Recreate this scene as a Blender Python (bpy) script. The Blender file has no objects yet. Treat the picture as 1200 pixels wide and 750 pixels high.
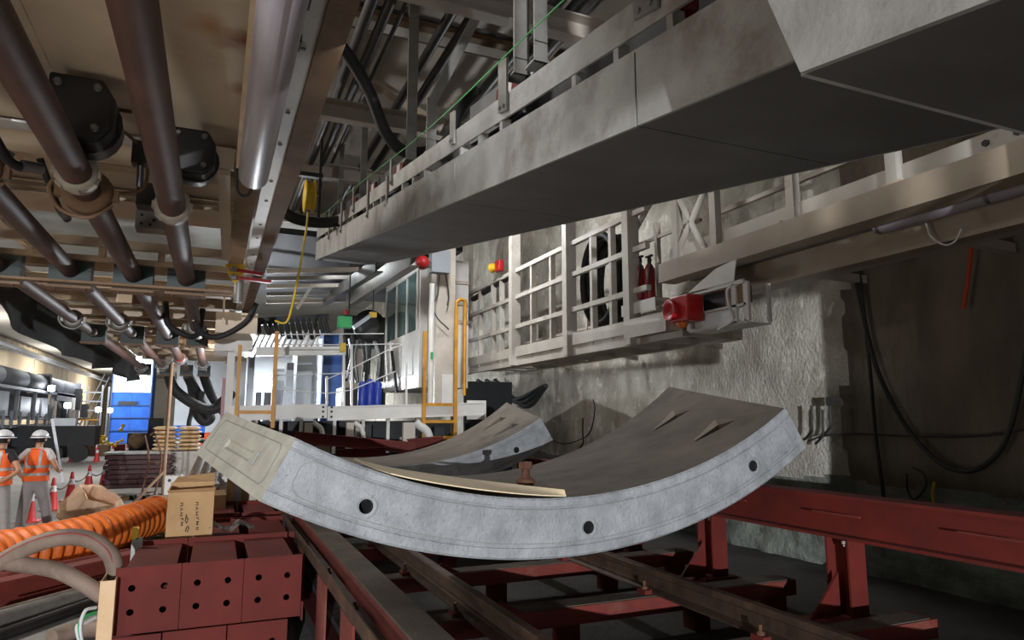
import bpy, bmesh, math, random
import numpy as np
from mathutils import Vector, Matrix
random.seed(7)
SC = bpy.context.scene
COL = SC.collection
# ------------------------------------------------------------------ camera
FPX = 800.0
PITCH = math.atan(115/800.0)
YAW = math.atan((350/800.0)/(math.cos(PITCH)+115/800.0*math.sin(PITCH)))
CAM = Vector((0, 0, 2.0))
cd = bpy.data.cameras.new('camera'); cam = bpy.data.objects.new('camera', cd); COL.objects.link(cam)
cd.sensor_width = 36.0; cd.sensor_fit = 'HORIZONTAL'; cd.lens = 36.0*FPX/1200.0
cd.clip_start = 0.02; cd.clip_end = 400
cam.location = CAM; cam.rotation_euler = (math.pi/2+PITCH, 0, -YAW)
SC.camera = cam
# ------------------------------------------------------------------ world, exposure, lights
w = bpy.data.worlds.new('world'); SC.world = w; w.use_nodes = True
w.node_tree.nodes['Background'].inputs[0].default_value = (0.75, 0.85, 1.0, 1)
w.node_tree.nodes['Background'].inputs[1].default_value = 0.05
SC.view_settings.view_transform = 'Standard'; SC.view_settings.look = 'None'
SC.view_settings.exposure = -0.15; SC.view_settings.gamma = 1.0
SC.view_settings.use_curve_mapping = False
def light(name, kind, loc, power, col=(1, 1, 1), size=0.1, target=None, spot=None, blend=0.3, sy=None):
    l = bpy.data.lights.new(name, kind); o = bpy.data.objects.new(name, l); COL.objects.link(o)
    l.energy = power; l.color = col; o.location = loc
    if kind == 'AREA':
        l.size = size
        if sy: l.shape = 'RECTANGLE'; l.size_y = sy
    else:
        l.shadow_soft_size = size
    if spot: l.spot_size = spot; l.spot_blend = blend
    if target is not None:
        d = Vector(target)-Vector(loc); o.rotation_euler = d.to_track_quat('-Z', 'Y').to_euler()
    return o
# floodlight standing far behind the photographer: lights the segments and the wall
light('flood_behind', 'SPOT', (-3.1, -12.0, 2.1), 12500, (0.93, 0.96, 1.0), 0.045, (2.6, 5.0, 1.75), 1.0, 0.3)
# hall lighting at the left
light('hall_light_near', 'AREA', (-5.6, 9.5, 5.9), 520, (1.0, 0.95, 0.88), 2.0, (-1.5, 8.0, 1.0))
light('hall_lamp_a', 'POINT', (-7.0, 22, 3.6), 120, (1.0, 0.97, 0.92), 0.2)
light('hall_lamp_b', 'POINT', (-10.0, 40, 4.4), 900, (1.0, 0.96, 0.9), 0.2)
light('hall_lamp_c', 'POINT', (-9.6, 57, 4.4), 1300, (1.0, 0.96, 0.9), 0.2)
light('hall_lamp_d', 'POINT', (-9.0, 78, 4.4), 2200, (1.0, 0.96, 0.9), 0.2)
light('hall_light_mid', 'AREA', (-6.5, 28, 6.3), 550, (1.0, 0.97, 0.92), 4.0, (-6.5, 28, 0))
light('hall_light_far', 'AREA', (-7.5, 48, 6.3), 1200, (0.95, 0.97, 1.0), 5.0, (-7.5, 48, 0))
light('net_fill', 'AREA', (-5.8, 56, 6.4), 900, (0.85, 0.93, 1.0), 3.0, (-5.9, 61, 3.5))  # added light in front of the blue netting, in place of daylight behind
# glow of the lit gantry ahead
light('gantry_flood', 'POINT', (0.98, 17.4, 2.62), 700, (0.9, 0.95, 1.0), 0.12)
light('gantry_inner', 'AREA', (2.0, 27, 4.6), 900, (0.92, 0.96, 1.0), 2.5, (2.0, 27, 0))
# gantry lamps, with added fill lights that have no visible source
light('segment_fill', 'AREA', (0.34, 2.8, 3.4), 16, (0.97, 0.98, 1.0), 0.12, (2.3, 4.6, 1.5), sy=2.6)  # added fill for the segment top; the tube itself is unlit
light('walkway_lamp', 'AREA', (3.2, 9.6, 5.4), 115, (0.95, 0.97, 1.0), 0.4, (4.5, 9.6, 3.2))
light('cabin_lamp', 'AREA', (1.9, 12.6, 4.8), 30, (0.92, 0.97, 1.0), 0.4, (3.2, 12.8, 3.0))
light('deck_fill', 'AREA', (-3.2, 1.0, 1.2), 75, (1.0, 0.92, 0.82), 1.4, (-0.3, 3.6, 4.0))  # added fill for the deck underside
light('upper_fill', 'POINT', (2.75, 6.8, 4.55), 24, (0.95, 0.98, 1.0), 0.1)  # added fill to brighten the upper deck, no fitting there
light('side_fill', 'AREA', (2.2, -3.0, 1.4), 24, (0.97, 0.98, 1.0), 0.8, (5.6, 3.6, 1.2))  # added fill for the foot of the right wall

def at(x, y, **k):
    """metres of the point seen at a pixel of the photograph at a known X, Y or Z"""
    F = Vector((math.sin(YAW)*math.cos(PITCH), math.cos(YAW)*math.cos(PITCH), math.sin(PITCH)))
    R = Vector((math.cos(YAW), -math.sin(YAW), 0)); U = R.cross(F)
    r = F+R*((x-600)/FPX)+U*((375-y)/FPX)
    if 'X' in k: t = k['X']/r.x
    elif 'Y' in k: t = k['Y']/r.y
    else: t = (k['Z']-CAM.z)/r.z
    return CAM+r*t
# ------------------------------------------------------------------ materials
def lin(h):
    h = h.lstrip('#'); v = [int(h[i:i+2], 16)/255 for i in (0, 2, 4)]
    return tuple((c/12.92 if c <= .04045 else ((c+.055)/1.055)**2.4) for c in v)+(1,)
MATS = {}
def mat(name, c1, c2=None, scale=4.0, rough=0.6, metal=0.0, bump=0.0, bscale=30.0, stain=None, sscale=1.2, samt=0.5, spos=0.55,
        stretch=(1, 1, 1), emit=None, estr=0.0, trans=0.0, alpha=1.0, detail=6.0, speck=None):
    m = bpy.data.materials.new(name); m.use_nodes = True; nt = m.node_tree; N = nt.nodes; L = nt.links
    b = N['Principled BSDF']; b.inputs['Roughness'].default_value = rough; b.inputs['Metallic'].default_value = metal
    c1 = lin(c1); c2 = lin(c2) if c2 else c1
    tc = N.new('ShaderNodeTexCoord'); mp = N.new('ShaderNodeMapping'); mp.inputs['Scale'].default_value = stretch
    oi = N.new('ShaderNodeNewGeometry')
    L.new(oi.outputs['Position'], mp.inputs['Vector'])
    def noise(sc, det, rgh=.6):
        n = N.new('ShaderNodeTexNoise'); n.inputs['Scale'].default_value = sc; n.inputs['Detail'].default_value = det
        n.inputs['Roughness'].default_value = rgh; L.new(mp.outputs['Vector'], n.inputs['Vector']); return n
    def ramp(src, p0, p1):
        r = N.new('ShaderNodeMapRange'); r.inputs[1].default_value = p0; r.inputs[2].default_value = p1; L.new(src, r.inputs[0]); return r.outputs[0]
    def mix(fac, a, bb):
        x = N.new('ShaderNodeMix'); x.data_type = 'RGBA'; L.new(fac, x.inputs[0])
        if isinstance(a, tuple): x.inputs[6].default_value = a
        else: L.new(a, x.inputs[6])
        if isinstance(bb, tuple): x.inputs[7].default_value = bb
        else: L.new(bb, x.inputs[7])
        return x.outputs[2]
    col = mix(ramp(noise(scale, detail).outputs[0], .32, .68), c1, c2)
    if stain:
        s = ramp(noise(sscale, 8, .7).outputs[0], spos, spos+.12)
        mu = N.new('ShaderNodeMath'); mu.operation = 'MULTIPLY'; mu.inputs[1].default_value = samt; L.new(s, mu.inputs[0])
        col = mix(mu.outputs[0], col, lin(stain))
    if speck:
        s = ramp(noise(70, 2, .5).outputs[0], .68, .72)
        col = mix(s, col, lin(speck))
    L.new(col, b.inputs['Base Color'])
    if bump:
        bp = N.new('ShaderNodeBump'); bp.inputs['Strength'].default_value = bump; bp.inputs['Distance'].default_value = .03
        L.new(noise(bscale, 5).outputs[0], bp.inputs['Height']); L.new(bp.outputs[0], b.inputs['Normal'])
    if emit:
        b.inputs['Emission Color'].default_value = lin(emit); b.inputs['Emission Strength'].default_value = estr
    if trans: b.inputs['Transmission Weight'].default_value = trans
    if alpha < 1: b.inputs['Alpha'].default_value = alpha
    MATS[name] = m; return m
mat('wall_conc', 'cdc9bd', '989284', 2.6, .92, bump=.9, bscale=26, stain='ece8dd', sscale=4.5, samt=.75, spos=.54, speck='6f6a5f', stretch=(1, 1, .75), detail=9)
mat('wall_brown', '7c7263', '5a5246', 1.8, .92, bump=1.0, bscale=10, stain='857a69', sscale=2.2, samt=.5, spos=.56, stretch=(1, 1, .4), detail=9)
mat('wall_rock', '8f948b', '585c56', 2.5, .95, bump=1.0, bscale=14, stain='8f9488', sscale=4, samt=.4)
mat('wall_hall', 'b3a183', '97866a', .5, .85, bump=.2, bscale=4, stain='6b5138', sscale=.7, samt=.5, stretch=(1, 1, .3))
mat('slab', 'a9a7a0', '8f8d87', .6, .85, bump=.2, bscale=5)
mat('floor', '8b8985', '757370', .9, .8, bump=.3, bscale=12, stain='5d5b57', sscale=.5, samt=.5)
mat('invert', '4a4743', '34322f', 1.5, .9, bump=.6, bscale=16)  # even dark grey, darker than the hall floor
mat('seg', '9a9c9f', '7b7d7f', 7, .8, bump=.5, bscale=45, stain='6f7071', sscale=2.2, samt=.65, spos=.54, speck='6b6c6d', detail=10)
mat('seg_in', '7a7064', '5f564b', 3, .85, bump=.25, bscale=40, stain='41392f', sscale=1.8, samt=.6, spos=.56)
mat('seg_joint_lit', 'a8a69a', '918f83', 5, .8, bump=.25, bscale=50, stain='76746a', sscale=4, samt=.5)  # paler, warmer copy of seg; light on the joint face put into colour
mat('hole', '2a2a2b', rough=.9)  # dark colour painted inside the bolt holes, standing in for shade
mat('gasket', '83847f', rough=.8)
mat('red', '651709', '500f06', 3, .78, bump=.08, bscale=30, stain='753024', sscale=3, samt=.35, spos=.62)
mat('red_pale', '722a20', '5c2018', 4, .8, bump=.1, bscale=30, stain='8d5a50', sscale=2, samt=.4)
mat('dust', '5d5347', '463d34', 4, .95, bump=.3, bscale=40)
mat('rail', '5a4638', '3f3029', 6, .6, .4, bump=.2, bscale=40, stain='7d5d45', sscale=4, samt=.5)
mat('rust', '6b4632', '4a2d20', 10, .75, .2, bump=.3, bscale=60)
mat('pipe', '5a3b30', '432a22', 3, .58, .0, bump=.05, bscale=30, stain='5f4034', sscale=2, samt=.5)
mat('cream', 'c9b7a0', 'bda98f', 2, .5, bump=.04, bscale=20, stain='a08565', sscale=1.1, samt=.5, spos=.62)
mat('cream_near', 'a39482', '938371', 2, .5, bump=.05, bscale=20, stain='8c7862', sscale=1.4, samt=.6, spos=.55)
mat('cream_rust', 'bda78d', 'a58c70', 4, .65, bump=.1, bscale=30, stain='6e4526', sscale=2.5, samt=.7, spos=.6)
mat('white', 'd2cfca', 'c0bcb5', 2, .45, bump=.04, bscale=20, stain='8f857a', sscale=1.6, samt=.5, spos=.62)
mat('walk_white', 'bcb7ad', 'a9a398', 2, .55, bump=.06, bscale=25, stain='857a6c', sscale=2.2, samt=.6, spos=.56)
mat('offwhite', 'b7aea2', 'a2988b', 2, .5, bump=.06, bscale=25, stain='77695b', sscale=1.8, samt=.55, spos=.6)
mat('galv', '8f8d88', '77746f', 6, .5, .5, bump=.1, bscale=60, stain='6a5d50', sscale=2.2, samt=.55)
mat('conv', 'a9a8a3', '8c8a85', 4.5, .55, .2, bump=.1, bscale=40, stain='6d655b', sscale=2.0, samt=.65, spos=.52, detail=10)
mat('conv_under_shade', '5f5d5a', '4d4b48', 2, .65, .2, bump=.06, bscale=30, stain='4c4843', sscale=1.4, samt=.5)  # darker copy of conv, the shade of the underside put into the colour
mat('steel_dark', '3c3b3b', '2b2a2a', 4, .45, .5, bump=.05)
mat('brown_steel', '84684e', '69503a', 3, .75, .0, bump=.1, bscale=30, stain='8b7460', sscale=2, samt=.5)
mat('steel', '8a8b8c', '6e6f70', 5, .35, .8)
mat('chrome', 'b5b7ba', '9a9c9f', 4, .2, .9)
mat('green_dark', '24332f', '1b2725', 4, .55)
mat('black', '18181a', '101012', 4, .55)
mat('rubber', '232324', '161617', 6, .65, bump=.05)
mat('tarp', '100e0b', '0a0907', 3, 1.0, bump=.3, bscale=12)
mat('lampglass', '958d90', '857d84', 3, .42, stretch=(8, .4, 8))
mat('yellow', 'c58a1e', 'a8731a', 4, .5, stain='6f4a20', sscale=5, samt=.5)
mat('yellow_bright', 'd8b21c', 'c09c18', 4, .5)
mat('orange', 'e07428', 'cb6020', 5, .5, stain='9c4f22', sscale=6, samt=.3)
mat('orange_vest', 'f0641e', 'de5416', 8, .7)
mat('reflect', 'a9a5a2', '8f8b88', 10, .4)
mat('hose', '8a776a', '6f5d52', 4, .7, bump=.1, bscale=30, stain='a3948a', sscale=6, samt=.4)
mat('hose_stripe', '8c3a3a', rough=.7)
mat('paper', 'd6b496', 'c39d7f', 5, .85, bump=.3, bscale=12)
mat('card', 'bd9a70', 'aa865c', 4, .85, bump=.15, bscale=20)
mat('tape', 'b99f77', 'a98f68', 3, .35)
mat('ink', '2c2c33', rough=.8)
mat('wood', 'a58258', '876742', 6, .8, bump=.1, stretch=(1, 6, 1))
mat('ply', 'd7c6a6', 'c9b48f', 3, .7, stretch=(3, 1, 1))
mat('cone', 'd0352f', 'b92a26', 4, .5)
mat('cone_band', 'e8e4e2', 'd6d0ce', 4, .4)
mat('skin', 'b98a6c', 'a97a5c', 8, .55)
mat('hair', '1c1715', rough=.7)
mat('shirt_black', '1b1b1e', rough=.8)
mat('shirt_white', 'c9c6c8', rough=.8)
mat('trouser', '9c9694', '8a8482', 6, .85)
mat('shoe', '1a1a1c', rough=.6)
mat('helmet', 'e2e2e6', 'd6d6da', 3, .3)
mat('red_bright', 'b01c20', '98161a', 4, .4)
mat('red_ext', '8f1a1c', '7a1416', 4, .35)
mat('blue_drum', '2a3f9c', '22348a', 3, .4)
mat('blue_box', '1f3f74', '1a3562', 2, .5)
mat('blue_net', '2465c4', '1c4fae', 1.2, .8)
mat('bright_panel', 'e6ecf2', 'd5dde6', .8, .6)
mat('sleeve', 'd8b893', 'c7a57f', 4, .8)
mat('lamp_on', 'ffffff', emit='f2f6ff', estr=60)
mat('lamp_soft', 'ffffff', emit='cfe4ff', estr=2.5)
mat('glass', '6f8a86', '5e7773', 2, .08, trans=.5)
mat('lamp_warm', 'ffb070', emit='ff9a50', estr=3)
mat('green_box', '2fa05a', '279050', 4, .5)
mat('green_wire', '3f9a4e', rough=.5)
mat('cable', '2e3030', '222424', 8, .6)
mat('strap', 'c04a1c', 'a83c14', 8, .7)
mat('white_wire', 'c9c9c9', rough=.5)
mat('silver', 'a8adb4', '989da4', 2, .4, .4)
mat('sack', 'd9b98c', 'c79a58', 14, .5, stain='f0e6d6', sscale=7, samt=.7, spos=.5)
mat('stack_red', '4a2326', '35181b', 6, .6)
mat('plastic_film', 'b9b9b4', 'a3a39d', 4, .2, alpha=.6)
mat('stripe_white', 'b8b4b2', rough=.5)
mat('mach_dark', '2c2d30', '1c1d20', .8, .6, .2)
mat('mach_grey', '7c7f84', '65686d', .7, .5, .2)
mat('duct_grey', '73777e', '5c6067', 1.0, .6)
# ------------------------------------------------------------------ mesh helpers
ORG = {}
def V(*a): return Vector(a)
class MB:
    def __init__(s): s.v = []; s.f = []; s.mi = []; s.sm = []; s.cm = 0
    def add(s, vs, fs, smooth=False):
        o = len(s.v); s.v += [tuple(p) for p in vs]
        for f in fs: s.f.append(tuple(i+o for i in f)); s.mi.append(s.cm); s.sm.append(smooth)
        return s
    def box(s, x0, x1, y0, y1, z0, z1):
        return s.add([(x0, y0, z0), (x1, y0, z0), (x1, y1, z0), (x0, y1, z0), (x0, y0, z1), (x1, y0, z1), (x1, y1, z1), (x0, y1, z1)],
                     [(0, 3, 2, 1), (4, 5, 6, 7), (0, 1, 5, 4), (1, 2, 6, 5), (2, 3, 7, 6), (3, 0, 4, 7)])
    def cbox(s, c, sx, sy, sz, rz=0, rx=0, ry=0):
        M = Matrix.Rotation(rz, 3, 'Z') @ Matrix.Rotation(ry, 3, 'Y') @ Matrix.Rotation(rx, 3, 'X')
        b = MB().box(-sx/2, sx/2, -sy/2, sy/2, -sz/2, sz/2)
        return s.add([M @ Vector(p)+Vector(c) for p in b.v], b.f)
    def prism(s, poly, vec):
        n = len(poly); vec = Vector(vec); a = [Vector(p) for p in poly]
        return s.add(a+[p+vec for p in a], [tuple(range(n))[::-1], tuple(range(n, 2*n))]+[(i, (i+1) % n, n+(i+1) % n, n+i) for i in range(n)])
    def frame(s, p0, p1, up=(0, 0, 1)):
        d = (Vector(p1)-Vector(p0)); t = d.normalized(); u = Vector(up)
        if abs(t.dot(u)) > .98: u = Vector((0, 1, 0)) if abs(t.y) < .9 else Vector((1, 0, 0))
        r = t.cross(u).normalized(); u = r.cross(t).normalized(); return t, r, u, d
    def prof(s, p0, p1, pts, up=(0, 0, 1)):
        t, r, u, d = s.frame(p0, p1, up)
        return s.prism([Vector(p0)+r*a+u*b for a, b in pts], d)
    def bar(s, p0, p1, wd, h=None, up=(0, 0, 1)):
        h = wd if h is None else h
        return s.prof(p0, p1, [(-wd/2, -h/2), (wd/2, -h/2), (wd/2, h/2), (-wd/2, h/2)], up)
    def ibeam(s, p0, p1, h, b, tf=.02, tw=.015, up=(0, 0, 1)):
        P = [(-b/2, -h/2), (b/2, -h/2), (b/2, -h/2+tf), (tw/2, -h/2+tf), (tw/2, h/2-tf), (b/2, h/2-tf), (b/2, h/2), (-b/2, h/2), (-b/2, h/2-tf), (-tw/2, h/2-tf), (-tw/2, -h/2+tf), (-b/2, -h/2+tf)]
        return s.prof(p0, p1, P, up)
    def channel(s, p0, p1, h, b, t=.015, up=(0, 0, 1), side=1):
        P = [(0, -h/2), (b*side, -h/2), (b*side, -h/2+t), (t*side, -h/2+t), (t*side, h/2-t), (b*side, h/2-t), (b*side, h/2), (0, h/2)]
        if side < 0: P = P[::-1]
        return s.prof(p0, p1, P, up)
    def tube(s, pts, r, n=10, caps=True, smooth=True):
        pts = [Vector(p) for p in pts]; m = len(pts); rr = r if isinstance(r, (list, tuple)) else [r]*m
        vs = []; fs = []; prev = None
        for i in range(m):
            t = (pts[min(i+1, m-1)]-pts[max(i-1, 0)]).normalized()
            if prev is None:
                u = Vector((0, 0, 1)) if abs(t.z) < .95 else Vector((1, 0, 0))
            else: u = prev
            u = (u-t*u.dot(t)).normalized(); prev = u; b = t.cross(u)
            for k in range(n):
                a = 2*math.pi*k/n; vs.append(pts[i]+(u*math.cos(a)+b*math.sin(a))*rr[i])
        for i in range(m-1):
            for k in range(n):
                k2 = (k+1) % n; fs.append((i*n+k, i*n+k2, (i+1)*n+k2, (i+1)*n+k))
        s.add(vs, fs, smooth)
        if caps: s.add(vs[:n], [tuple(range(n))[::-1]]); s.add(vs[-n:], [tuple(range(n))])
        return s
    def cyl(s, p0, p1, r, n=12, r2=None): return s.tube([p0, p1], [r, r if r2 is None else r2], n)
    def lathe(s, p, axis, prof, n=20, smooth=True):
        """prof: (distance along axis, radius)"""
        p = Vector(p); a = Vector(axis).normalized()
        return s.tube([p+a*d for d, r in prof], [max(r, 1e-4) for d, r in prof], n, True, smooth) if False else s._lathe(p, a, prof, n, smooth)
    def _lathe(s, p, a, prof, n, smooth):
        u = Vector((0, 0, 1)) if abs(a.z) < .9 else Vector((1, 0, 0)); u = (u-a*u.dot(a)).normalized(); b = a.cross(u)
        vs = []; m = len(prof)
        for d, r in prof:
            for k in range(n):
                q = 2*math.pi*k/n; vs.append(p+a*d+(u*math.cos(q)+b*math.sin(q))*max(r, 1e-4))
        fs = [(i*n+k, i*n+(k+1) % n, (i+1)*n+(k+1) % n, (i+1)*n+k) for i in range(m-1) for k in range(n)]
        s.add(vs, fs, smooth); s.add(vs[:n], [tuple(range(n))[::-1]]); s.add(vs[-n:], [tuple(range(n))]); return s
    def hexbolt(s, p, d, r=.015, h=.012): return s.lathe(p, d, [(0, r), (h, r)], 6, False)
    def build(s, name, m, parent=None, bevel=0):
        me = bpy.data.meshes.new(name)
        if parent is not None: o0 = ORG[parent.name]
        else:
            xs = np.array(s.v); lo = xs.min(0); hi = xs.max(0); o0 = Vector(((lo[0]+hi[0])/2, (lo[1]+hi[1])/2, lo[2]))
        me.from_pydata([(p[0]-o0.x, p[1]-o0.y, p[2]-o0.z) for p in s.v], [], s.f)
        for q in ([m] if isinstance(m, str) else m): me.materials.append(MATS[q])
        me.polygons.foreach_set('material_index', s.mi); me.polygons.foreach_set('use_smooth', s.sm)
        bm = bmesh.new(); bm.from_mesh(me); bmesh.ops.recalc_face_normals(bm, faces=bm.faces); bm.to_mesh(me); bm.free()
        me.update()
        o = bpy.data.objects.new(name, me); COL.objects.link(o)
        if parent is not None: o.parent = parent
        else: o.location = o0
        if bevel:
            b = o.modifiers.new('bevel', 'BEVEL'); b.width = bevel; b.segments = 2; b.limit_method = 'ANGLE'; b.angle_limit = math.radians(50)
        ORG[o.name] = o0
        return o
def tag(o, label=None, cat=None, group=None, kind=None):
    if label: o['label'] = label
    if cat: o['category'] = cat
    if group: o['group'] = group
    if kind: o['kind'] = kind
    return o
def thing(name, loc, label, cat, group=None):
    o = bpy.data.objects.new(name, None); COL.objects.link(o); o.location = loc; o.empty_display_size = .1
    ORG[o.name] = Vector(loc); return tag(o, label, cat, group)
def copy_tree(o, parent=None):
    c = o.copy(); COL.objects.link(c); ORG[c.name] = ORG[o.name]
    if parent is not None: c.parent = parent
    for ch in [x for x in bpy.data.objects if x.parent == o]: copy_tree(ch, c)
    return c
def dup(o, loc, label, rz=None, group=None):
    c = copy_tree(o); c.location = loc
    if rz is not None: c.rotation_euler.z = rz
    c['label'] = label
    if group: c['group'] = group
    return c
def apply_mods(o):
    dg = bpy.context.evaluated_depsgraph_get(); ev = o.evaluated_get(dg); me = bpy.data.meshes.new_from_object(ev)
    o.modifiers.clear(); o.data = me; return o
def spline(pts, n=8):
    """Catmull-Rom through points"""
    P = [Vector(p) for p in pts]; P = [P[0]*2-P[1]]+P+[P[-1]*2-P[-2]]; out = []
    for i in range(1, len(P)-2):
        a, b, c, d = P[i-1:i+3]
        for k in range(n):
            t = k/n; out.append(.5*((2*b)+(c-a)*t+(2*a-5*b+4*c-d)*t*t+(3*b-a-3*c+d)*t**3))
    out.append(P[-2]); return out

def rust_spots(name, spots):
    """adds rust blotches with places of their own on a painted plate"""
    m = MATS[name]; nt = m.node_tree; N = nt.nodes; L = nt.links; b = N['Principled BSDF']; src = b.inputs['Base Color'].links[0].from_socket
    g = N.new('ShaderNodeNewGeometry'); nz = N.new('ShaderNodeTexNoise'); nz.inputs['Scale'].default_value = 7; nz.inputs['Detail'].default_value = 6; L.new(g.outputs['Position'], nz.inputs['Vector'])
    for p, r, col in spots:
        d = N.new('ShaderNodeVectorMath'); d.operation = 'DISTANCE'; L.new(g.outputs['Position'], d.inputs[0]); d.inputs[1].default_value = p
        a = N.new('ShaderNodeMath'); a.operation = 'MULTIPLY_ADD'; L.new(nz.outputs[0], a.inputs[0]); a.inputs[1].default_value = -r*1.3; L.new(d.outputs['Value'], a.inputs[2])
        mr = N.new('ShaderNodeMapRange'); L.new(a.outputs[0], mr.inputs[0]); mr.inputs[1].default_value = r*.5; mr.inputs[2].default_value = -r*.5
        x = N.new('ShaderNodeMix'); x.data_type = 'RGBA'; L.new(mr.outputs[0], x.inputs[0]); L.new(src, x.inputs[6]); x.inputs[7].default_value = lin(col); src = x.outputs[2]
    L.new(src, b.inputs['Base Color'])
rust_spots('cream', [(at(288, 48, Z=4.05), .16, '7a4522'), (at(282, 105, Z=4.05), .09, '9a7048'), (at(245, 30, Z=4.05), .12, 'b08a62')])
# ================================================================== the setting
o = MB().box(-13, .95, -16, 96, -.3, 0).build('floor', 'floor'); tag(o, 'grey dusty concrete hall floor', 'floor', kind='structure')
o = MB().box(.95, 6.4, -16, 96, -.3, .45).build('floor_invert', 'invert'); tag(o, 'dark invert slab under the rails', 'floor', kind='structure')
o = MB().box(-13, 6.6, -16, 96, 6.9, 7.4).build('ceiling', 'slab'); tag(o, 'pale concrete roof slab', 'ceiling', kind='structure')
# right wall: cast concrete with real relief, rough rock-like foot
import mathutils
def rough_wall():
    ny, nz = 420, 170; y0, y1, z0, z1 = -6.0, 34.0, .3, 7.0
    ys = [y0+(y1-y0)*((i/ny)**1.25) for i in range(ny+1)]; zs = [z0+(z1-z0)*((k/nz)**1.2) for k in range(nz+1)]
    nz_ = mathutils.noise; m = MB(); vs = []
    for y in ys:
        for z in zs:
            n = nz_.fractal(Vector((y*1.3, z*.9, 3.1)), 1.0, 2.1, 5)*.014+nz_.fractal(Vector((y*5, z*5, 5.1)), .8, 2.1, 4)*.005
            n += max(0, nz_.noise(Vector((y*2.6, z*2.2, 9.))))*.010
            low = max(0, min(1, (1.45+.25*nz_.noise(Vector((y*.8, 0, 1)))-z)/.35))
            n += low*(nz_.fractal(Vector((y*3.1, z*3.1, 7.)), 1.0, 2.0, 4)*.09-.06)
            # the thicker patch of concrete ends in a broken edge near the segment
            n -= .05*(1 if y < 5.2+.12*nz_.noise(Vector((z*3, 2, 2)))-(z-2)*.08 else 0)
            vs.append((6.0-n, y, z))
    s = nz+1; fs = []; mi = []
    for i in range(ny):
        for k in range(nz):
            fs.append((i*s+k, i*s+k+1, (i+1)*s+k+1, (i+1)*s+k))
    m.add(vs, fs, True)
    m.mi = [1 if (zs[f[0] % s] < 1.35+.2*nz_.noise(Vector((ys[f[0]//s]*.8, 0, 1)))) else (2 if ys[f[0]//s] < 5.15+.12*nz_.noise(Vector((zs[f[0] % s]*3, 2, 2)))-(zs[f[0] % s]-2)*.08 else 0) for f in fs]
    b0 = len(m.v); m.box(6.35, 6.6, y0, 96, z0, 7.0)
    m.box(6.05, 6.4, 34, 96, z0, 7.0)
    return m
o = rough_wall().build('wall_right', ['wall_conc', 'wall_rock', 'wall_brown']); tag(o, 'rough stained concrete wall beside the gantry', 'wall', kind='structure')
# hall wall on the left, built of vertical diaphragm panels
hw = tag(MB().box(-12.6, -12.05, -16, 96, 0, 7.0).build('wall_left', 'wall_hall'), 'beige stained concrete hall wall', 'wall', kind='structure')
for i, y in enumerate(range(28, 96, 6)):
    MB().box(-12.05, -11.9+.03*(i % 2), y+.04, y+5.96, .0, 6.85).build('panel', 'wall_hall', hw)
tag(MB().box(-13, 6.6, 96, 96.5, -.3, 7.4).build('wall_back', 'slab'), 'far end wall of the hall', 'wall', kind='structure')
tag(MB().box(-13, 6.6, -16.4, -16, -.3, 7.4).build('wall_front', 'slab'), 'end wall behind the photographer', 'wall', kind='structure')
tag(MB().box(6.05, 6.4, -16, -6, .3, 7.0).build('wall_right_near', 'wall_conc'), 'concrete wall behind the photographer', 'wall', kind='structure')
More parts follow.
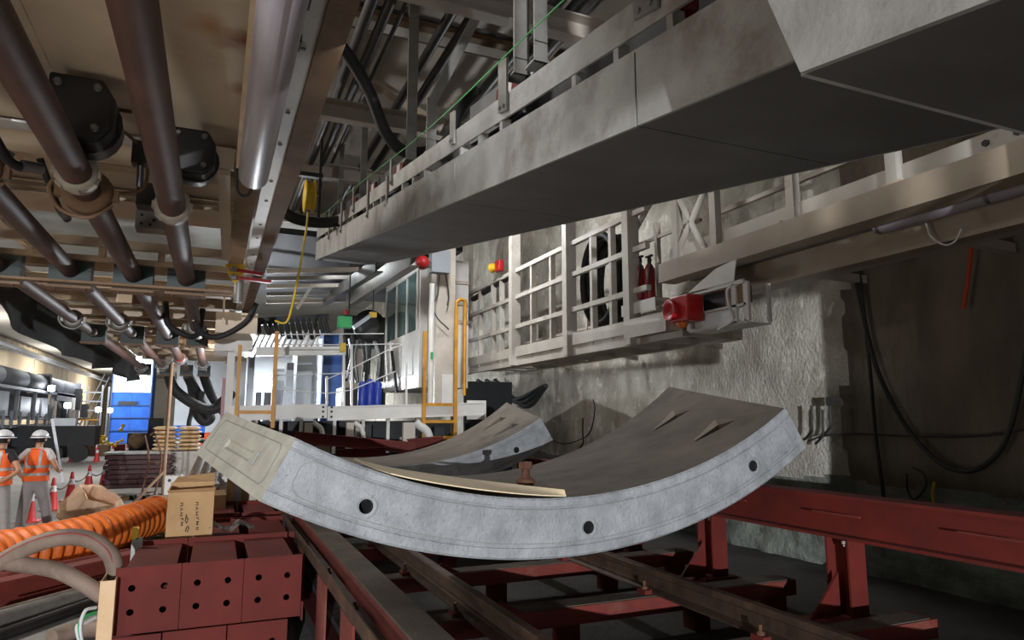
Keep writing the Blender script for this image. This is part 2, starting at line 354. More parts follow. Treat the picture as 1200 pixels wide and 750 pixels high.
# ================================================================== concrete lining segments
SEG = dict(c=V(1.824, 3.492, 4.7735), Ri=3.216, T=.325, w=1.6537, a1=(-.4698, -.5569), a2=(.5693, .687), yaw=-.029)
SR = Matrix.Rotation(-SEG['yaw'], 3, 'Z')   # yaw to the left
def segP(a, r, v):
    """world point at angle a, radius r, axial distance v"""
    p = Vector((r*math.sin(a), v, -r*math.cos(a)))
    return SEG['c']+SR @ p
def ang(u, v):
    k = v/SEG['w']; l = SEG['a1'][0]+(SEG['a1'][1]-SEG['a1'][0])*k; h = SEG['a2'][0]+(SEG['a2'][1]-SEG['a2'][0])*k
    return l+(h-l)*u
def make_segment():
    Ri, T, wd = SEG['Ri'], SEG['T'], SEG['w']; NA = 72
    prof = [(.012, 0), (.045, 0), (.048, .006), (.055, .006), (.058, 0), (T-.072, 0), (T-.07, .012), (T-.062, .012), (T-.058, .006), (T-.012, .006), (T, .016),
            (T, wd*.33), (T, wd*.66), (T, wd-.016), (T-.012, wd-.006), (.012, wd), (0, wd-.012), (0, wd*.75), (0, wd*.5), (0, wd*.25), (0, .012)]
    m = MB(); n = len(prof); vs = []
    for i in range(NA+1):
        u = i/NA
        for r, v in prof: vs.append(segP(ang(u, v), Ri+r, v))
    fs = []; mi = []
    for i in range(NA):
        for k in range(n):
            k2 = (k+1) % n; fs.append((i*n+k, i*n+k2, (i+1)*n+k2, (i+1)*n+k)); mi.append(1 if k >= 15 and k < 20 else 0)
    m.add(vs, fs); m.mi = mi
    m.cm = 2; m.add(vs[:n], [tuple(range(n))]); m.add(vs[-n:], [tuple(range(n))[::-1]]); m.cm = 0
    o = m.build('body', ['seg', 'seg_in', 'seg_joint_lit'])
    # cutters: bolt holes, pockets and the guide-rod slot in the joint face
    c = MB()
    for a in (-.335, .0, .0):
        pass
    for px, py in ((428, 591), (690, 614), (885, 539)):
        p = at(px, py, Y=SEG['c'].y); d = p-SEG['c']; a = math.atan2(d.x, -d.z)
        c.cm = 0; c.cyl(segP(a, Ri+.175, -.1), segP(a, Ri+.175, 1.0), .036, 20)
    for v in (.45, 1.1):
        a = ang(1, v)-.105; c.cm = 1
        q = [segP(a-.08, Ri-.02, v-.025), segP(a-.08, Ri-.02, v+.025), segP(a+.03, Ri-.02, v+.12), segP(a+.03, Ri-.02, v-.12),
             segP(a-.07, Ri+.012, v-.02), segP(a-.07, Ri+.012, v+.02), segP(a+.02, Ri+.13, v+.08), segP(a+.02, Ri+.13, v-.08)]
        c.add(q, [(0, 1, 2, 3), (7, 6, 5, 4), (0, 4, 5, 1), (1, 5, 6, 2), (2, 6, 7, 3), (3, 7, 4, 0)])
    c.cm = 2; c.cyl(segP(ang(0, .52)-.004, Ri+.17, .52), segP(ang(0, 1.13)-.004, Ri+.17, 1.13), .035, 12)
    cut = c.build('cut', ['hole', 'seg_in', 'seg_joint_lit'])
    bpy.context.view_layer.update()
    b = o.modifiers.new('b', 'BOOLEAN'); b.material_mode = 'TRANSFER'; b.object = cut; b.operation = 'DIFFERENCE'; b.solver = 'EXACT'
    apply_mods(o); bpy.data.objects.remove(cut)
    return o
body = make_segment()
for p in body.data.polygons: p.use_smooth = False
base = segP(0.06, SEG['Ri']+SEG['T'], .8)
seg = thing('concrete_segment', base, 'near pale concrete tunnel lining segment carrying a plywood sheet', 'concrete segment', 'tunnel lining segments')
# reattach body
off = body.location-base; body.parent = seg; body.location = off
ORG[body.name] = Vector(base)
def seg_face_loop(a_in, r0, r1, rc, side):
    """rounded gasket line on the front face"""
    Ri = SEG['Ri']; L = ang(0, 0)+a_in; H = ang(1, 0)-a_in; pts = []
    n = 40
    for i in range(n+1): pts.append(segP(L+rc+(H-L-2*rc)*i/n, Ri+r0, -.002))
    for k in range(1, 7): q = k/7*math.pi/2; pts.append(segP(H-rc+rc*math.sin(q), Ri+r0+(1-math.cos(q))*rc*Ri*.9, -.002))
    for k in range(0, 7): q = k/6*math.pi/2; pts.append(segP(H-rc+rc*math.cos(q), Ri+r1-(1-math.sin(q))*rc*Ri*.9, -.002))
    for i in range(n+1): pts.append(segP(H-rc-(H-L-2*rc)*i/n, Ri+r1, -.002))
    for k in range(1, 7): q = k/7*math.pi/2; pts.append(segP(L+rc-rc*math.sin(q), Ri+r1-(1-math.cos(q))*rc*Ri*.9, -.002))
    for k in range(0, 7): q = k/6*math.pi/2; pts.append(segP(L+rc-rc*math.cos(q), Ri+r0+(1-math.sin(q))*rc*Ri*.9, -.002))
    return pts
MB().tube(seg_face_loop(.025, .062, SEG['T']-.085, .022, 0), .0020, 5, False).build('gasket_groove', 'gasket', seg)
# raised rounded panel line on the left joint face
def joint_pt(v, r): 
    p = segP(ang(0, v), SEG['Ri']+r, v); t = SR @ Vector((-math.cos(ang(0, v)), 0, -math.sin(ang(0, v)))); return p+t*.002
lp = []
v0, v1, r0, r1, rc = .12, SEG['w']-.12, .05, SEG['T']-.06, .05
for cx, cy, q0 in ((v0+rc, r0+rc, 2), (v1-rc, r0+rc, 3), (v1-rc, r1-rc, 0), (v0+rc, r1-rc, 1)):
    for k in range(6):
        q = (q0+k/5)*math.pi/2; lp.append(joint_pt(cx+rc*math.cos(q), cy+rc*math.sin(q)))
lp.append(lp[0])
MB().tube(lp, .0022, 5, False).build('gasket_groove', 'gasket', seg)
for v in (.42, 1.24):
    MB().tube([joint_pt(v, .13), joint_pt(v, .2)], .009, 6).build('slot_mark', 'gasket', seg)
for px, py in ((428, 591), (690, 614), (885, 539)):
    p = at(px, py, Y=SEG['c'].y); d = p-SEG['c']; a = math.atan2(d.x, -d.z)
    q = segP(a, SEG['Ri']+.175, 0); m = MB(); nn = 20
    ax = SR @ Vector((0, 1, 0)); u = SR @ Vector((1, 0, 0)); w_ = ax.cross(u)
    vs = []
    for k in range(nn):
        t = 2*math.pi*k/nn
        for r, dd in ((.036, .004), (.042, -.004), (.056, -.004), (.060, .002)): vs.append(q+(u*math.cos(t)+w_*math.sin(t))*r+ax*dd)
    m.add(vs, [(k*4+j, k*4+j+1, ((k+1) % nn)*4+j+1, ((k+1) % nn)*4+j) for k in range(nn) for j in range(3)], True)
    m.build('bolt_sleeve', 'seg', seg)
seg2 = dup(seg, base+V(.02, 3.86, -.06), 'shaded concrete tunnel lining segment lying behind the near one')
# plywood sheet on the near segment's front rim
def ply():
    m = MB(); n, k = 30, 6; Ri = SEG['Ri']; vs = []
    def a_of(px, py): 
        p = at(px, py, Y=SEG['c'].y); d = p-SEG['c']; return math.atan2(d.x, -d.z)
    a0, a1 = a_of(455, 560), a_of(664, 583)
    for lay in (0, 1):
        for i in range(n+1):
            u = i/n; dep = 1.2*(1-max(0, (u-.35)/.65)**2.0*.985)*(1-.25*max(0, (.2-u)/.2))
            for j in range(k+1):
                v = .002+dep*j/k
                vs.append(segP(a0+(a1-a0)*u, Ri-.006-.006*lay-.018*math.sin(u*math.pi)*(1-j/k)-.03*(j/k)**2, v))
    s = k+1; o = (n+1)*s; fs = []
    for i in range(n):
        for j in range(k):
            fs.append((i*s+j, i*s+j+1, (i+1)*s+j+1, (i+1)*s+j)); fs.append(tuple(o+q for q in (i*s+j, (i+1)*s+j, (i+1)*s+j+1, i*s+j+1)))
    for i in range(n):
        for j in (0, k): fs.append((i*s+j, (i+1)*s+j, o+(i+1)*s+j, o+i*s+j))
    for j in range(k):
        for i in (0, n): fs.append((i*s+j, i*s+j+1, o+i*s+j+1, o+i*s+j))
    return m.add(vs, fs, False)
tag(ply().build('plywood_sheet', 'ply'), 'thin pale plywood sheet lying on the near segment rim', 'plywood')
# rusty lifting pin
p = at(619, 569, Y=SEG['c'].y+.62); d = p-SEG['c']; a_ = math.atan2(d.x, -d.z); p = segP(a_, SEG['Ri']-.001, .62)
pin = thing('lifting_pin', p, 'rusty lifting pin standing in the near concrete segment', 'bolt')
MB().lathe(p, (0, 0, 1), [(0, .035), (.012, .05), (.03, .062), (.045, .06), (.058, .045), (.066, .03), (.12, .026)], 18).build('stem', 'rust', pin)
MB().lathe(p, (0, 0, 1), [(.115, .045), (.12, .048), (.155, .048), (.16, .044)], 6, False).build('head', 'rust', pin)
# ================================================================== rails and red steel frame under the segments
RY0, RY1 = -1.0, 11.0
def rail_prof(): return [(-.07, 0), (.07, 0), (.07, .012), (.018, .03), (.012, .045), (.012, .105), (.034, .118), (.036, .15), (.028, .158), (-.028, .158), (-.036, .15), (-.034, .118), (-.012, .105), (-.012, .045), (-.018, .03), (-.07, .012)]
TIEZ = .742
for x, lb in ((1.6, 'dark rusty rail nearer the left red channel'), (3.05, 'dark rusty rail nearer the wall')):
    r = thing('steel_rail', (x, RY0, TIEZ), lb+', below the segments', 'rail', 'rails under the segments')
    MB().prof((x, RY0, TIEZ), (x, RY1, TIEZ), rail_prof()).build('rail_bar', 'rail', r)
ties = [.9, 2.45, 3.22, 4.38, 5.65, 7.0, 8.4, 9.8]
tie0 = None
for i, y in enumerate(ties):
    lb = ['red steel cross tie carrying the rails, nearest the photographer', 'red steel cross tie carrying the rails, second from the front', 'red steel cross tie carrying the rails, third from the front',
          'red steel cross tie with a dusty top in front of the near segment', 'red steel cross tie below the near concrete segment', 'red steel cross tie between the two segments',
          'red steel cross tie below the rear concrete segment', 'red steel cross tie farthest back under the rails'][i]
    t = thing('cross_tie', (2.3, y, .452), lb, 'steel tie', 'red cross ties under the rails')
    if tie0 is None:
        tie0 = t
        MB().box(1.2, 4.3, y-.1, y+.1, .62, .735).build('beam', 'red_pale', t)
        MB().box(1.25, 4.25, y-.085, y+.085, .735, .741).build('dust_layer', 'dust', t)
        for x in (1.35, 2.3, 3.4, 4.15): MB().box(x-.07, x+.07, y-.07, y+.07, .452, .62).build('foot', 'red', t)
        for x in (1.6, 3.05):
            for s in (-1, 1):
                cl = MB().cbox((x+s*.105, y, .757), .06, .1, .03).build('clip', 'red', t)
                MB().lathe((x+s*.105, y, .77), (0, 0, 1), [(0, .025), (.02, .025), (.022, .012), (.06, .012)], 8).build('clip_bolt', 'rust', cl)
            MB().prism([(x+.15, y-.09, .741), (x+.34, y-.09, .741), (x+.17, y-.09, .83)], (0, .018, 0)).build('gusset', 'red', t)
    else:
        for ch in [c for c in bpy.data.objects if c.parent == tie0]: copy_tree(ch, t)
# left red channel with dusty flange and the rusty angle beside it
lc = thing('red_channel_beam', (1.04, 5, .45), 'long red steel channel with a dusty top flange at the left of the rails', 'steel beam')
MB().prof((1.04, RY0, .9), (1.04, RY1, .9), [(-.075, -.22), (.1, -.22), (.1, -.2), (-.055, -.2), (-.055, 0), (-.075, 0)]).build('web', 'red_pale', lc)
MB().box(.966, 1.16, RY0, RY1, .9, .915).build('top_flange', 'dust', lc)
for y in (.6, 2.9, 4.6, 6.3, 8.0, 9.7): MB().box(.99, 1.13, y-.06, y+.06, .452, .68).build('post', 'red', lc)
la = thing('rusty_angle', (.86, 5, .452), 'rusty dusty steel angle running along the left red channel', 'steel beam')
MB().prof((.86, RY0, .82), (.86, 9, .82), [(-.055, .0), (.055, 0), (.055, .012), (-.043, .012), (-.043, .09), (-.055, .09)]).build('angle', 'rail', la)
for y in (1.2, 3.3, 4.35, 5.4, 6.7, 8.0):
    MB().box(.8, .815, y-.2, y+.2, .25, .82).build('plate', 'red_pale', la)
    MB().lathe((.87, y+.1, .832), (0, 0, 1), [(0, .022), (.018, .022), (.02, .01), (.045, .01)], 6, False).build('bolt', 'rust', la)
MB().box(.815, .945, RY0, 9, .38, .4).build('lower_rail', 'red', la)
# right red beam on posts
rb = thing('red_side_beam', (4.3, 4, .452), 'red steel beam on bolted posts along the foot of the wall', 'steel beam')
P0 = V(3.98, 9.0, 1.31); P1 = V(4.34, -1.0, 1.31)
dirv = (P1-P0).normalized()
MB().ibeam(P0, P1, .3, .2, .022, .016).build('beam', 'red', rb)
t_, r_, u_, d_ = MB().frame(P0, P1)
for k in range(5):
    q = P0+dirv*(2.2+k*1.05); MB().cbox(q-V(.1, 0, -.02), .016, .4, .012).build('weld_strip', 'red_pale', rb)
for k, y in enumerate((7.75, 6.3, 5.05, 3.68, 1.75)):
    q = P0+dirv*((9.0-y)/abs(dirv.y))
    po = MB().ibeam((q.x, q.y, .58), (q.x, q.y, 1.155), .2, .16, .016, .012, up=(0, 1, 0)).build('post', 'red', rb)
    MB().prism([(q.x-.09, q.y-.01, .64), (q.x-.36, q.y-.01, .64), (q.x-.09, q.y-.01, .93)], (0, .02, 0)).build('gusset', 'red', po)
    MB().box(q.x-.5, q.x+.2, q.y-.16, q.y+.16, .452, .62).build('foot', 'red', rb)
    MB().box(q.x-.2, q.x+.14, q.y-.14, q.y+.14, .62, .64).build('base_plate', 'red_pale', rb)
    for s in (-.07, .07):
        MB().lathe((q.x+s, q.y-.06, 1.15), (0, 0, -1), [(0, .02), (.02, .02), (.022, .011), (.04, .011)], 6, False).build('bolt', 'chrome', po)
# ================================================================== stacked red steel blocks
def plate_holes(hole=True):
    """plate .43 x .465, four round holes, 20 mm thick, local x/z, front at y=0"""
    o = MB().box(-.213, .213, 0, .018, 0, .462).build('end_plate', 'red')
    c = MB()
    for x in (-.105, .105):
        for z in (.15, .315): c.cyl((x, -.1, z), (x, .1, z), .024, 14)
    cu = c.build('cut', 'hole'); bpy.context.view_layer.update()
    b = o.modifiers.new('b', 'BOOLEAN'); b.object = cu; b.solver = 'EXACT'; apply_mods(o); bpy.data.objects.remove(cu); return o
pl = plate_holes(); pl_me = pl.data; pl_off = pl.location.copy(); bpy.data.objects.remove(pl)
BD = 1.2
def block_meshes():
    root = thing('red_steel_block', (0, 0, 0), 'x', 'steel block', 'stacked red steel blocks')
    for y in (0, BD-.018):
        e = bpy.data.objects.new('end_plate', pl_me); COL.objects.link(e); e.parent = root; e.location = pl_off+V(0, y, 0); ORG[e.name] = V(0, 0, 0)
    MB().box(-.17, .17, .018, BD-.018, .40, .42).build('top_flange', 'red', root)
    MB().box(-.17, .17, .018, BD-.018, .03, .05).build('bottom_flange', 'red', root)
    MB().box(-.15, -.135, .018, BD-.018, .05, .40).build('web', 'red', root)
    MB().box(.135, .15, .018, BD-.018, .05, .40).build('web', 'red', root)
    return root
blk = block_meshes()
BZ = .472
spots = [(-.365, 5.8, BZ, 0, 'red steel block at the left of the top row, beside the cardboard sleeve'),
         (.065, 5.8, BZ, 0, 'red steel block in the middle of the front top row'),
         (.495, 5.8, BZ, 0, 'red steel block at the right of the front top row'),
         (-.47, 5.76, .006, 0, 'red steel block of the bottom row below the cardboard sleeve'),
         (-.035, 5.77, .006, 0, 'red steel block in the middle of the front bottom row'),
         (.40, 5.77, .006, 0, 'red steel block at the right of the front bottom row'),
         (.13, 7.15, BZ-.02, 0, 'red steel block right behind the front stack, next to the cardboard box'),
         (.57, 7.12, BZ-.02, 0, 'red steel block behind the front stack, next to the rusty angle'),
         (-.33, 7.1, .006, 0, 'red steel block under the cardboard box'),
         (.11, 7.15, .006, 0, 'red steel block of the second stack, lower row beside the cardboard box'),
         (.56, 7.12, .006, 0, 'red steel block of the second stack, lower row beside the rusty angle'),
         (.12, 8.6, BZ, 0, 'red steel block of the rear stack nearer the cardboard box'),
         (.57, 8.55, BZ, 0, 'red steel block of the rear stack under the left segment tip'),
         (.12, 8.6, .006, 0, 'red steel block at the foot of the rear stack nearer the cardboard box'),
         (.57, 8.55, .006, 0, 'red steel block at the foot of the rear stack under the segment tip')]
for i, (x, y, z, rz, lb) in enumerate(spots):
    o = blk if i == 0 else copy_tree(blk)
    o.location = (x, y, z); o['label'] = lb; o.rotation_euler.z = math.radians(random.uniform(-.5, .5))
# ================================================================== gantry deck with slurry pipes, upper left
def rows(f, items): [f(*i) for i in items]
DZ = 4.05
dk = thing('gantry_deck', (-.95, 4, DZ-.3), 'cream painted steel gantry deck seen from below, with brown stains', 'gantry deck')
for x0, x1 in ((-2.1, -1.0), (-.99, .22)):
    MB().box(x0, x1, -2.5, 5.45, DZ, DZ+.02).build('deck_plate', 'cream', dk)
MB().box(-2.1, .22, 5.75, 6.15, DZ+.06, DZ+.08).build('deck_plate', 'cream', dk)
MB().box(-2.1, .22, 6.45, 8.3, DZ+.1, DZ+.12).build('deck_plate', 'cream', dk)
for y, h, mt in ((5.55, .14, 'white'), (6.28, .1, 'cream_rust'), (7.3, .12, 'cream')):
    MB().channel((-2.1, y, DZ+.02), (.22, y, DZ+.02), h, .16, .014, side=1).build('crossbeam', mt, dk)
MB().cyl((-2.1, 5.85, DZ-.02), (.0, 5.85, DZ-.02), .085, 14).build('cross_pipe', 'cream', dk)
MB().bar((-2.13, -2.5, DZ+.05), (-2.13, 9.6, DZ+.05), .07, .22).build('edge_beam', 'cream', dk)
MB().box(.06, .24, 5.6, 9.9, DZ-.12, DZ-.1).build('side_plate', 'cream_rust', dk)
for y in (1.2, 3.1): MB().box(-2.05, .2, y, y+.05, DZ-.012, DZ).build('weld_seam', 'cream_rust', dk)
for x, y in ((-.72, 5.0), (-.5, 5.05)): MB().box(x, x+.1, y, y+.015, DZ-.02, DZ).build('drain_slot', 'rust', dk)
# tube frame hanging below the deck in front of the pipe clamps
fr = thing('pipe_support_frame', (-1.3, 7.95, 3.6), 'cream steel tube frame below the deck that carries the pipe clamps', 'frame')
MB().bar((-2.9, 7.9, 3.79), (.06, 7.9, 3.76), .07, .09).build('crossbar', 'cream', fr)
MB().bar((-2.9, 7.98, 3.63), (.06, 7.98, 3.61), .07, .055).build('crossbar', 'cream_rust', fr)
MB().bar((-.03, 5.3, 3.82), (.03, 7.9, 3.74), .085, .08).build('side_tube', 'cream', fr)
for x in (-2.3, -1.7, -1.14, -.6): MB().cbox((x, 7.95, 3.68), .06, .1, .1).build('spacer', 'cream_rust', fr)
for x in (-.03,): MB().cbox((x, 5.28, 3.9), .13, .05, .16).build('bracket', 'cream', fr)
MB().bar((-2.4, 7.98, 3.36), (.1, 7.98, 3.36), .12, .025).build('clamp_plate', 'brown_steel', fr)
# slurry pipes
PX = [-2.04, -1.43, -.86, -.355]; PZ = 3.5
def coupling(x, y, r, par, sc=1.0, nm='coupling', mt='galv'):
    o = MB().lathe((x, y-.07*sc, PZ), (0, 1, 0), [(0, r+.012), (.012, r+.045), (.045, r+.056), (.06, r+.04), (.08, r+.04), (.095, r+.056), (.128, r+.045), (.14, r+.012)], 22).build(nm, mt, par)
    m = MB()
    for s in (-1, 1):
        m.cbox((x+s*(r+.055), y, PZ-.01), .06, .06, .075)
    m.tube(spline([(x+r+.05, y, PZ-.07), (x+.02, y-.01, PZ-r-.075), (x-r-.04, y-.02, PZ-r-.04), (x-r-.11, y-.03, PZ-.02), (x-r-.09, y-.03, PZ+.06)], 6), .014, 8)
    m.build('clamp_lever', mt, o); return o
def nut(x, y, r, par):
    o = MB().lathe((x, y-.09, PZ), (0, 1, 0), [(0, r+.005), (.01, r+.03), (.075, r+.036), (.085, r+.02), (.17, r+.018), (.18, r+.004)], 24).build('union_nut', 'offwhite', par)
    for k in range(8):
        q = k*math.pi/4; MB().cbox((x+(r+.036)*math.cos(q), y-.05, PZ+(r+.036)*math.sin(q)), .012, .055, .05, ry=-q).build('nut_flat', 'offwhite', o)
pl_lab = ['brown steel slurry pipe farthest to the left under the deck', 'brown steel slurry pipe second from the left under the deck', 'brown steel slurry pipe third from the left, with a big coupling near its front',
          'brown steel slurry pipe nearest the tube light, with a pale union nut']
for i, x in enumerate(PX):
    r = .088 if i > 1 else .08
    t = thing('slurry_pipe', (x, 8, PZ), pl_lab[i], 'pipe', 'slurry pipes under the gantry deck')
    MB().cyl((x, -1.5, PZ), (x, 25.5, PZ), r, 24).build('pipe_run', 'pipe', t)
    if i == 3: nut(x, 5.35, r, t); coupling(x, 12.5, r, t); coupling(x, 21, r, t)
    if i == 2: nut(x, 4.83, r, t); coupling(x, 5.18, r+.012, t, mt='brown_steel'); coupling(x, 19.2, r, t); MB().lathe((x, 18.9, PZ), (0, 1, 0), [(0, r+.004), (.02, r+.02), (.12, r+.02), (.14, r+.004)], 20).build('red_ring', 'red_bright', t)
    if i == 1: coupling(x, 4.95, r+.03, t, mt='brown_steel'); coupling(x, 12.2, r, t); coupling(x, 22, r, t)
    if i == 0: coupling(x, 12.1, r, t); coupling(x, 23, r, t)
# pipe clamps in rows: two dark green half blocks on a plate
cl0 = None
rowlab = ['row below the tube frame', 'middle row', 'far row']
piplab = ['leftmost pipe', 'second pipe from the left', 'third pipe from the left', 'pipe nearest the tube light']
for ri, (y, zs) in enumerate(((8.16, 1), (14.1, 1), (23.9, 1))):
    for i, x in enumerate(PX):
        rr = .088 if i > 1 else .08
        c = thing('pipe_clamp', (x, y, PZ-.2), 'dark green pipe clamp on the %s, %s' % (piplab[i], rowlab[ri]), 'pipe clamp', 'dark green pipe clamps')
        def half(s):
            pts = []; n = 12; W_, H_ = .185, .16
            for k in range(n+1):
                q = math.pi*k/n; pts.append((x+(rr+.001)*math.cos(q), y-.09, PZ+s*(rr+.001)*math.sin(q)))
            pts += [(x-W_, y-.09, PZ+s*.002), (x-W_, y-.09, PZ+s*H_), (x+W_, y-.09, PZ+s*H_), (x+W_, y-.09, PZ+s*.002)]
            return MB().prism(pts, (0, .18, 0))
        half(1).build('upper_half', 'green_dark', c); half(-1).build('lower_half', 'green_dark', c)
        b = MB().box(x-.2, x+.2, y-.11, y+.11, PZ-.185, PZ-.16).build('base_plate', 'brown_steel', c)
        for s in (-.13, .13): MB().hexbolt((x+s, y-.06, PZ-.185), (0, 0, -1), .02, .018).build('bolt', 'rust', b)
# far deck sections: crossbeams and plates beyond the frame
fd = thing('far_gantry_deck', (-1.1, 16, 3.6), 'cream crossbeams and plates of the gantry deck beyond the clamps', 'gantry deck')
for k, y in enumerate((9.3, 10.6, 11.9, 13.4, 14.6, 16.2, 17.8, 19.4, 21.2, 23.0)):
    MB().channel((-2.5+.05*k, y, 3.82), (.35+.02*k, y, 3.82), .16, .1, .014).build('crossbeam', 'cream' if k % 2 else 'cream_rust', fd)
for y0, y1 in ((11.2, 13.8), (14.0, 18.0), (18.1, 25.0)): MB().box(-2.35, .4, y0, y1, 3.98, 4.0).build('deck_plate', 'cream', fd)
for x in (-2.45, -1.1, .3): MB().bar((x, 9, 3.9), (x, 25, 3.9), .1, .16).build('stringer', 'cream', fd)
MB().box(-.05, .55, 11.3, 12.3, 3.3, 3.62).build('valve_casing', 'cream', fd)
MB().box(-.05, .55, 12.4, 13.4, 3.12, 3.36).build('valve_casing', 'white', fd)
MB().bar((-1.3, 11.35, 3.68), (-1.3, 11.35, 3.98), .2, .03).build('hanger_frame', 'cream', fd)
for x in (-.35, .05): MB().bar((x, 10.9, 3.4), (x, 10.9, 3.98), .03, .03).build('hanger', 'cream', fd)
# black actuators on top of the pipes
def actuator(c, s, lb):
    c = Vector(c); t = thing('valve_actuator', c, lb, 'actuator', 'black valve actuators')
    prof = [(-.15*s, -.2*s), (.12*s, -.2*s), (.19*s, -.1*s), (.19*s, .08*s), (.12*s, .19*s), (-.15*s, .19*s)]
    MB().prism([c+V(a, -.12*s, b) for a, b in prof], (0, .2*s, 0)).build('housing', 'black', t, bevel=.02)
    MB().lathe(c+V(.02, .06*s, -.02), (0, 1, 0), [(0, .2*s), (.16*s, .19*s), (.2*s, .15*s)], 20).build('motor', 'steel_dark', t)
    for a, b in ((-.1, .13), (.1, .13), (.1, -.12), (-.1, -.12)):
        MB().lathe(c+V(a*s, -.121*s, b*s), (0, -1, 0), [(0, .026*s), (.01, .026*s), (.012, .016*s), (.02, .016*s)], 12).build('bolt', 'steel', t)
actuator((-.83, 4.55, 3.79), 1.0, 'black valve actuator with round bolts above the third slurry pipe')
actuator((-.24, 4.95, 3.78), .8, 'black valve actuator half hidden by the slurry pipe nearest the tube light')
actuator((-1.62, 4.3, 3.72), .95, 'black valve actuator at the left edge above the second pipe')
# small hydraulics between the pipes
mf = thing('manifold_block', (-.63, 6.9, 3.72), 'grey drilled manifold block between two slurry pipes', 'manifold')
MB().cbox((-.63, 6.95, 3.79), .24, .2, .16).build('block', 'galv', mf)
m = MB()
for a, b in ((-.07, .04), (.06, .03), (-.07, -.04), (.0, -.045), (.03, .0)): m.lathe((-.63+a, 6.849, 3.79+b), (0, -1, 0), [(0, .014), (.004, .014)], 10)
m.build('port', 'black', mf)
MB().cbox((-.6, 6.5, 3.9), .22, .18, .2).build('valve_body', 'steel_dark', mf)
tag(MB().tube(spline([(-.83, 4.7, 3.75), (-.7, 4.85, 3.86), (-.6, 5.2, 3.9), (-.55, 5.4, 3.86), (-.55, 5.5, 3.74), (-.6, 5.55, 3.66), (-.75, 5.6, 3.64)], 6), .012, 8).build('small_cable', 'brown_steel'), 'thin olive cable looping from the actuator between the pipes', 'cable')
jb = thing('junction_box', (-.57, 5.2, 3.75), 'small grey junction box between the third and fourth pipe', 'junction box')
MB().cbox((-.57, 5.25, 3.84), .11, .1, .16).build('box', 'steel_dark', jb); MB().cyl((-.57, 5.25, 3.76), (-.57, 5.3, 3.62), .024, 10).build('gland', 'steel', jb)
for k, (pts, r) in enumerate((([(-1.9, 3.6, 3.85), (-1.45, 3.9, 3.78), (-1.22, 4.15, 3.62), (-1.17, 4.3, 3.5), (-1.12, 4.5, 3.42), (-1.0, 4.6, 3.44)], .028),
                              ([(-1.9, 4.1, 3.9), (-1.5, 4.5, 3.75), (-1.3, 4.75, 3.6), (-1.2, 4.8, 3.55)], .026), ([(-1.15, 5.2, 3.7), (-1.05, 5.35, 3.42), (-.98, 5.3, 3.33)], .022))):
    hh = thing('hydraulic_hose', Vector(pts[0]), ['black hydraulic hose with steel fittings crossing to the third pipe', 'black hydraulic hose ending at a steel elbow near the left edge', 'short hydraulic hose stub hanging by the big coupling'][k], 'hose')
    MB().tube(spline(pts, 6), r, 10).build('hose', 'rubber', hh)
    a, b = Vector(pts[-2]), Vector(pts[-1]); MB().cyl(a.lerp(b, .3), b, r*1.25, 8).build('fitting', 'steel', hh)
# yellow valve with red levers
vl = thing('lever_valve', (.1, 8.3, 3.55), 'yellow valve bracket with two red lever handles beside the clamps', 'valve')
MB().prism([(.02, 8.2, 3.72), (.24, 8.2, 3.74), (.22, 8.2, 3.62), (.14, 8.2, 3.5), (.08, 8.2, 3.58)], (0, .03, 0)).build('bracket', 'yellow_bright', vl)
for z0, z1, xx in ((3.66, 3.63, .42), (3.57, 3.55, .52)):
    hd = MB().bar((.12, 8.17, z0), (xx, 8.17, z1), .03, .035).build('lever', 'red_bright', vl); MB().lathe((.12, 8.15, z0), (0, -1, 0), [(0, .035), (.02, .03)], 12).build('pivot', 'steel', hd)
MB().cyl((.18, 8.25, 3.3), (.18, 8.25, 3.6), .05, 12).build('valve_body', 'galv', vl)
# black hoses draped under the far deck
for k, pts in enumerate(([(-.35, 11.0, 3.75), (-.3, 11.2, 3.35), (-.1, 11.3, 3.22), (.15, 11.3, 3.3), (.4, 11.2, 3.5), (.5, 11.1, 3.75)], [(-.75, 11.2, 3.7), (-.7, 11.4, 3.4), (-.45, 11.5, 3.25), (-.3, 11.6, 3.3), (-.25, 11.7, 3.7)])):
    tag(MB().tube(spline(pts, 6), .045, 10).build('drooping_hose', 'rubber'), ['thick black hose drooping across the pipe nearest the tube light', 'black hose drooping between the third and fourth pipe'][k], 'hose')
for k, pts in enumerate(([(-1.43, 25.2, 3.4), (-1.2, 25.3, 2.9), (-.5, 25.3, 2.4), (0, 25.3, 2.3), (.3, 25.3, 2.6), (.6, 25.3, 2.9)],
                         [(-.86, 25.2, 3.4), (-.6, 25.2, 2.9), (-.25, 25.2, 2.3), (-.1, 25.2, 2.0), (-.3, 25.2, 1.9), (-.55, 25.2, 2.3), (-.45, 25.1, 2.9)],
                         [(-.355, 25.2, 3.4), (-.1, 25.1, 2.8), (.35, 25.1, 2.2), (.75, 25, 2.0)],
                         [(-.86, 25.3, 3.36), (-.7, 25, 2.4), (-.75, 25, 1.7), (-.4, 25, 1.25), (.2, 25, 1.2), (.6, 25, 1.3)])):
    pts = [(a, b+.42*k, c) if c < 3.3 else (a, b+.1, c) for a, b, c in pts]
    tag(MB().tube(spline(pts, 8), .17 if k < 3 else .08, 10).build('black_hose', 'rubber'), ['fat black hose looping from the end of the second pipe', 'fat black hose hanging in a loop at the end of the third pipe',
        'fat black hose sloping from the end of the pipe nearest the tube light', 'thin black hose loop hanging lowest below the pipe ends'][k], 'hose', 'black hoses at the pipe ends')
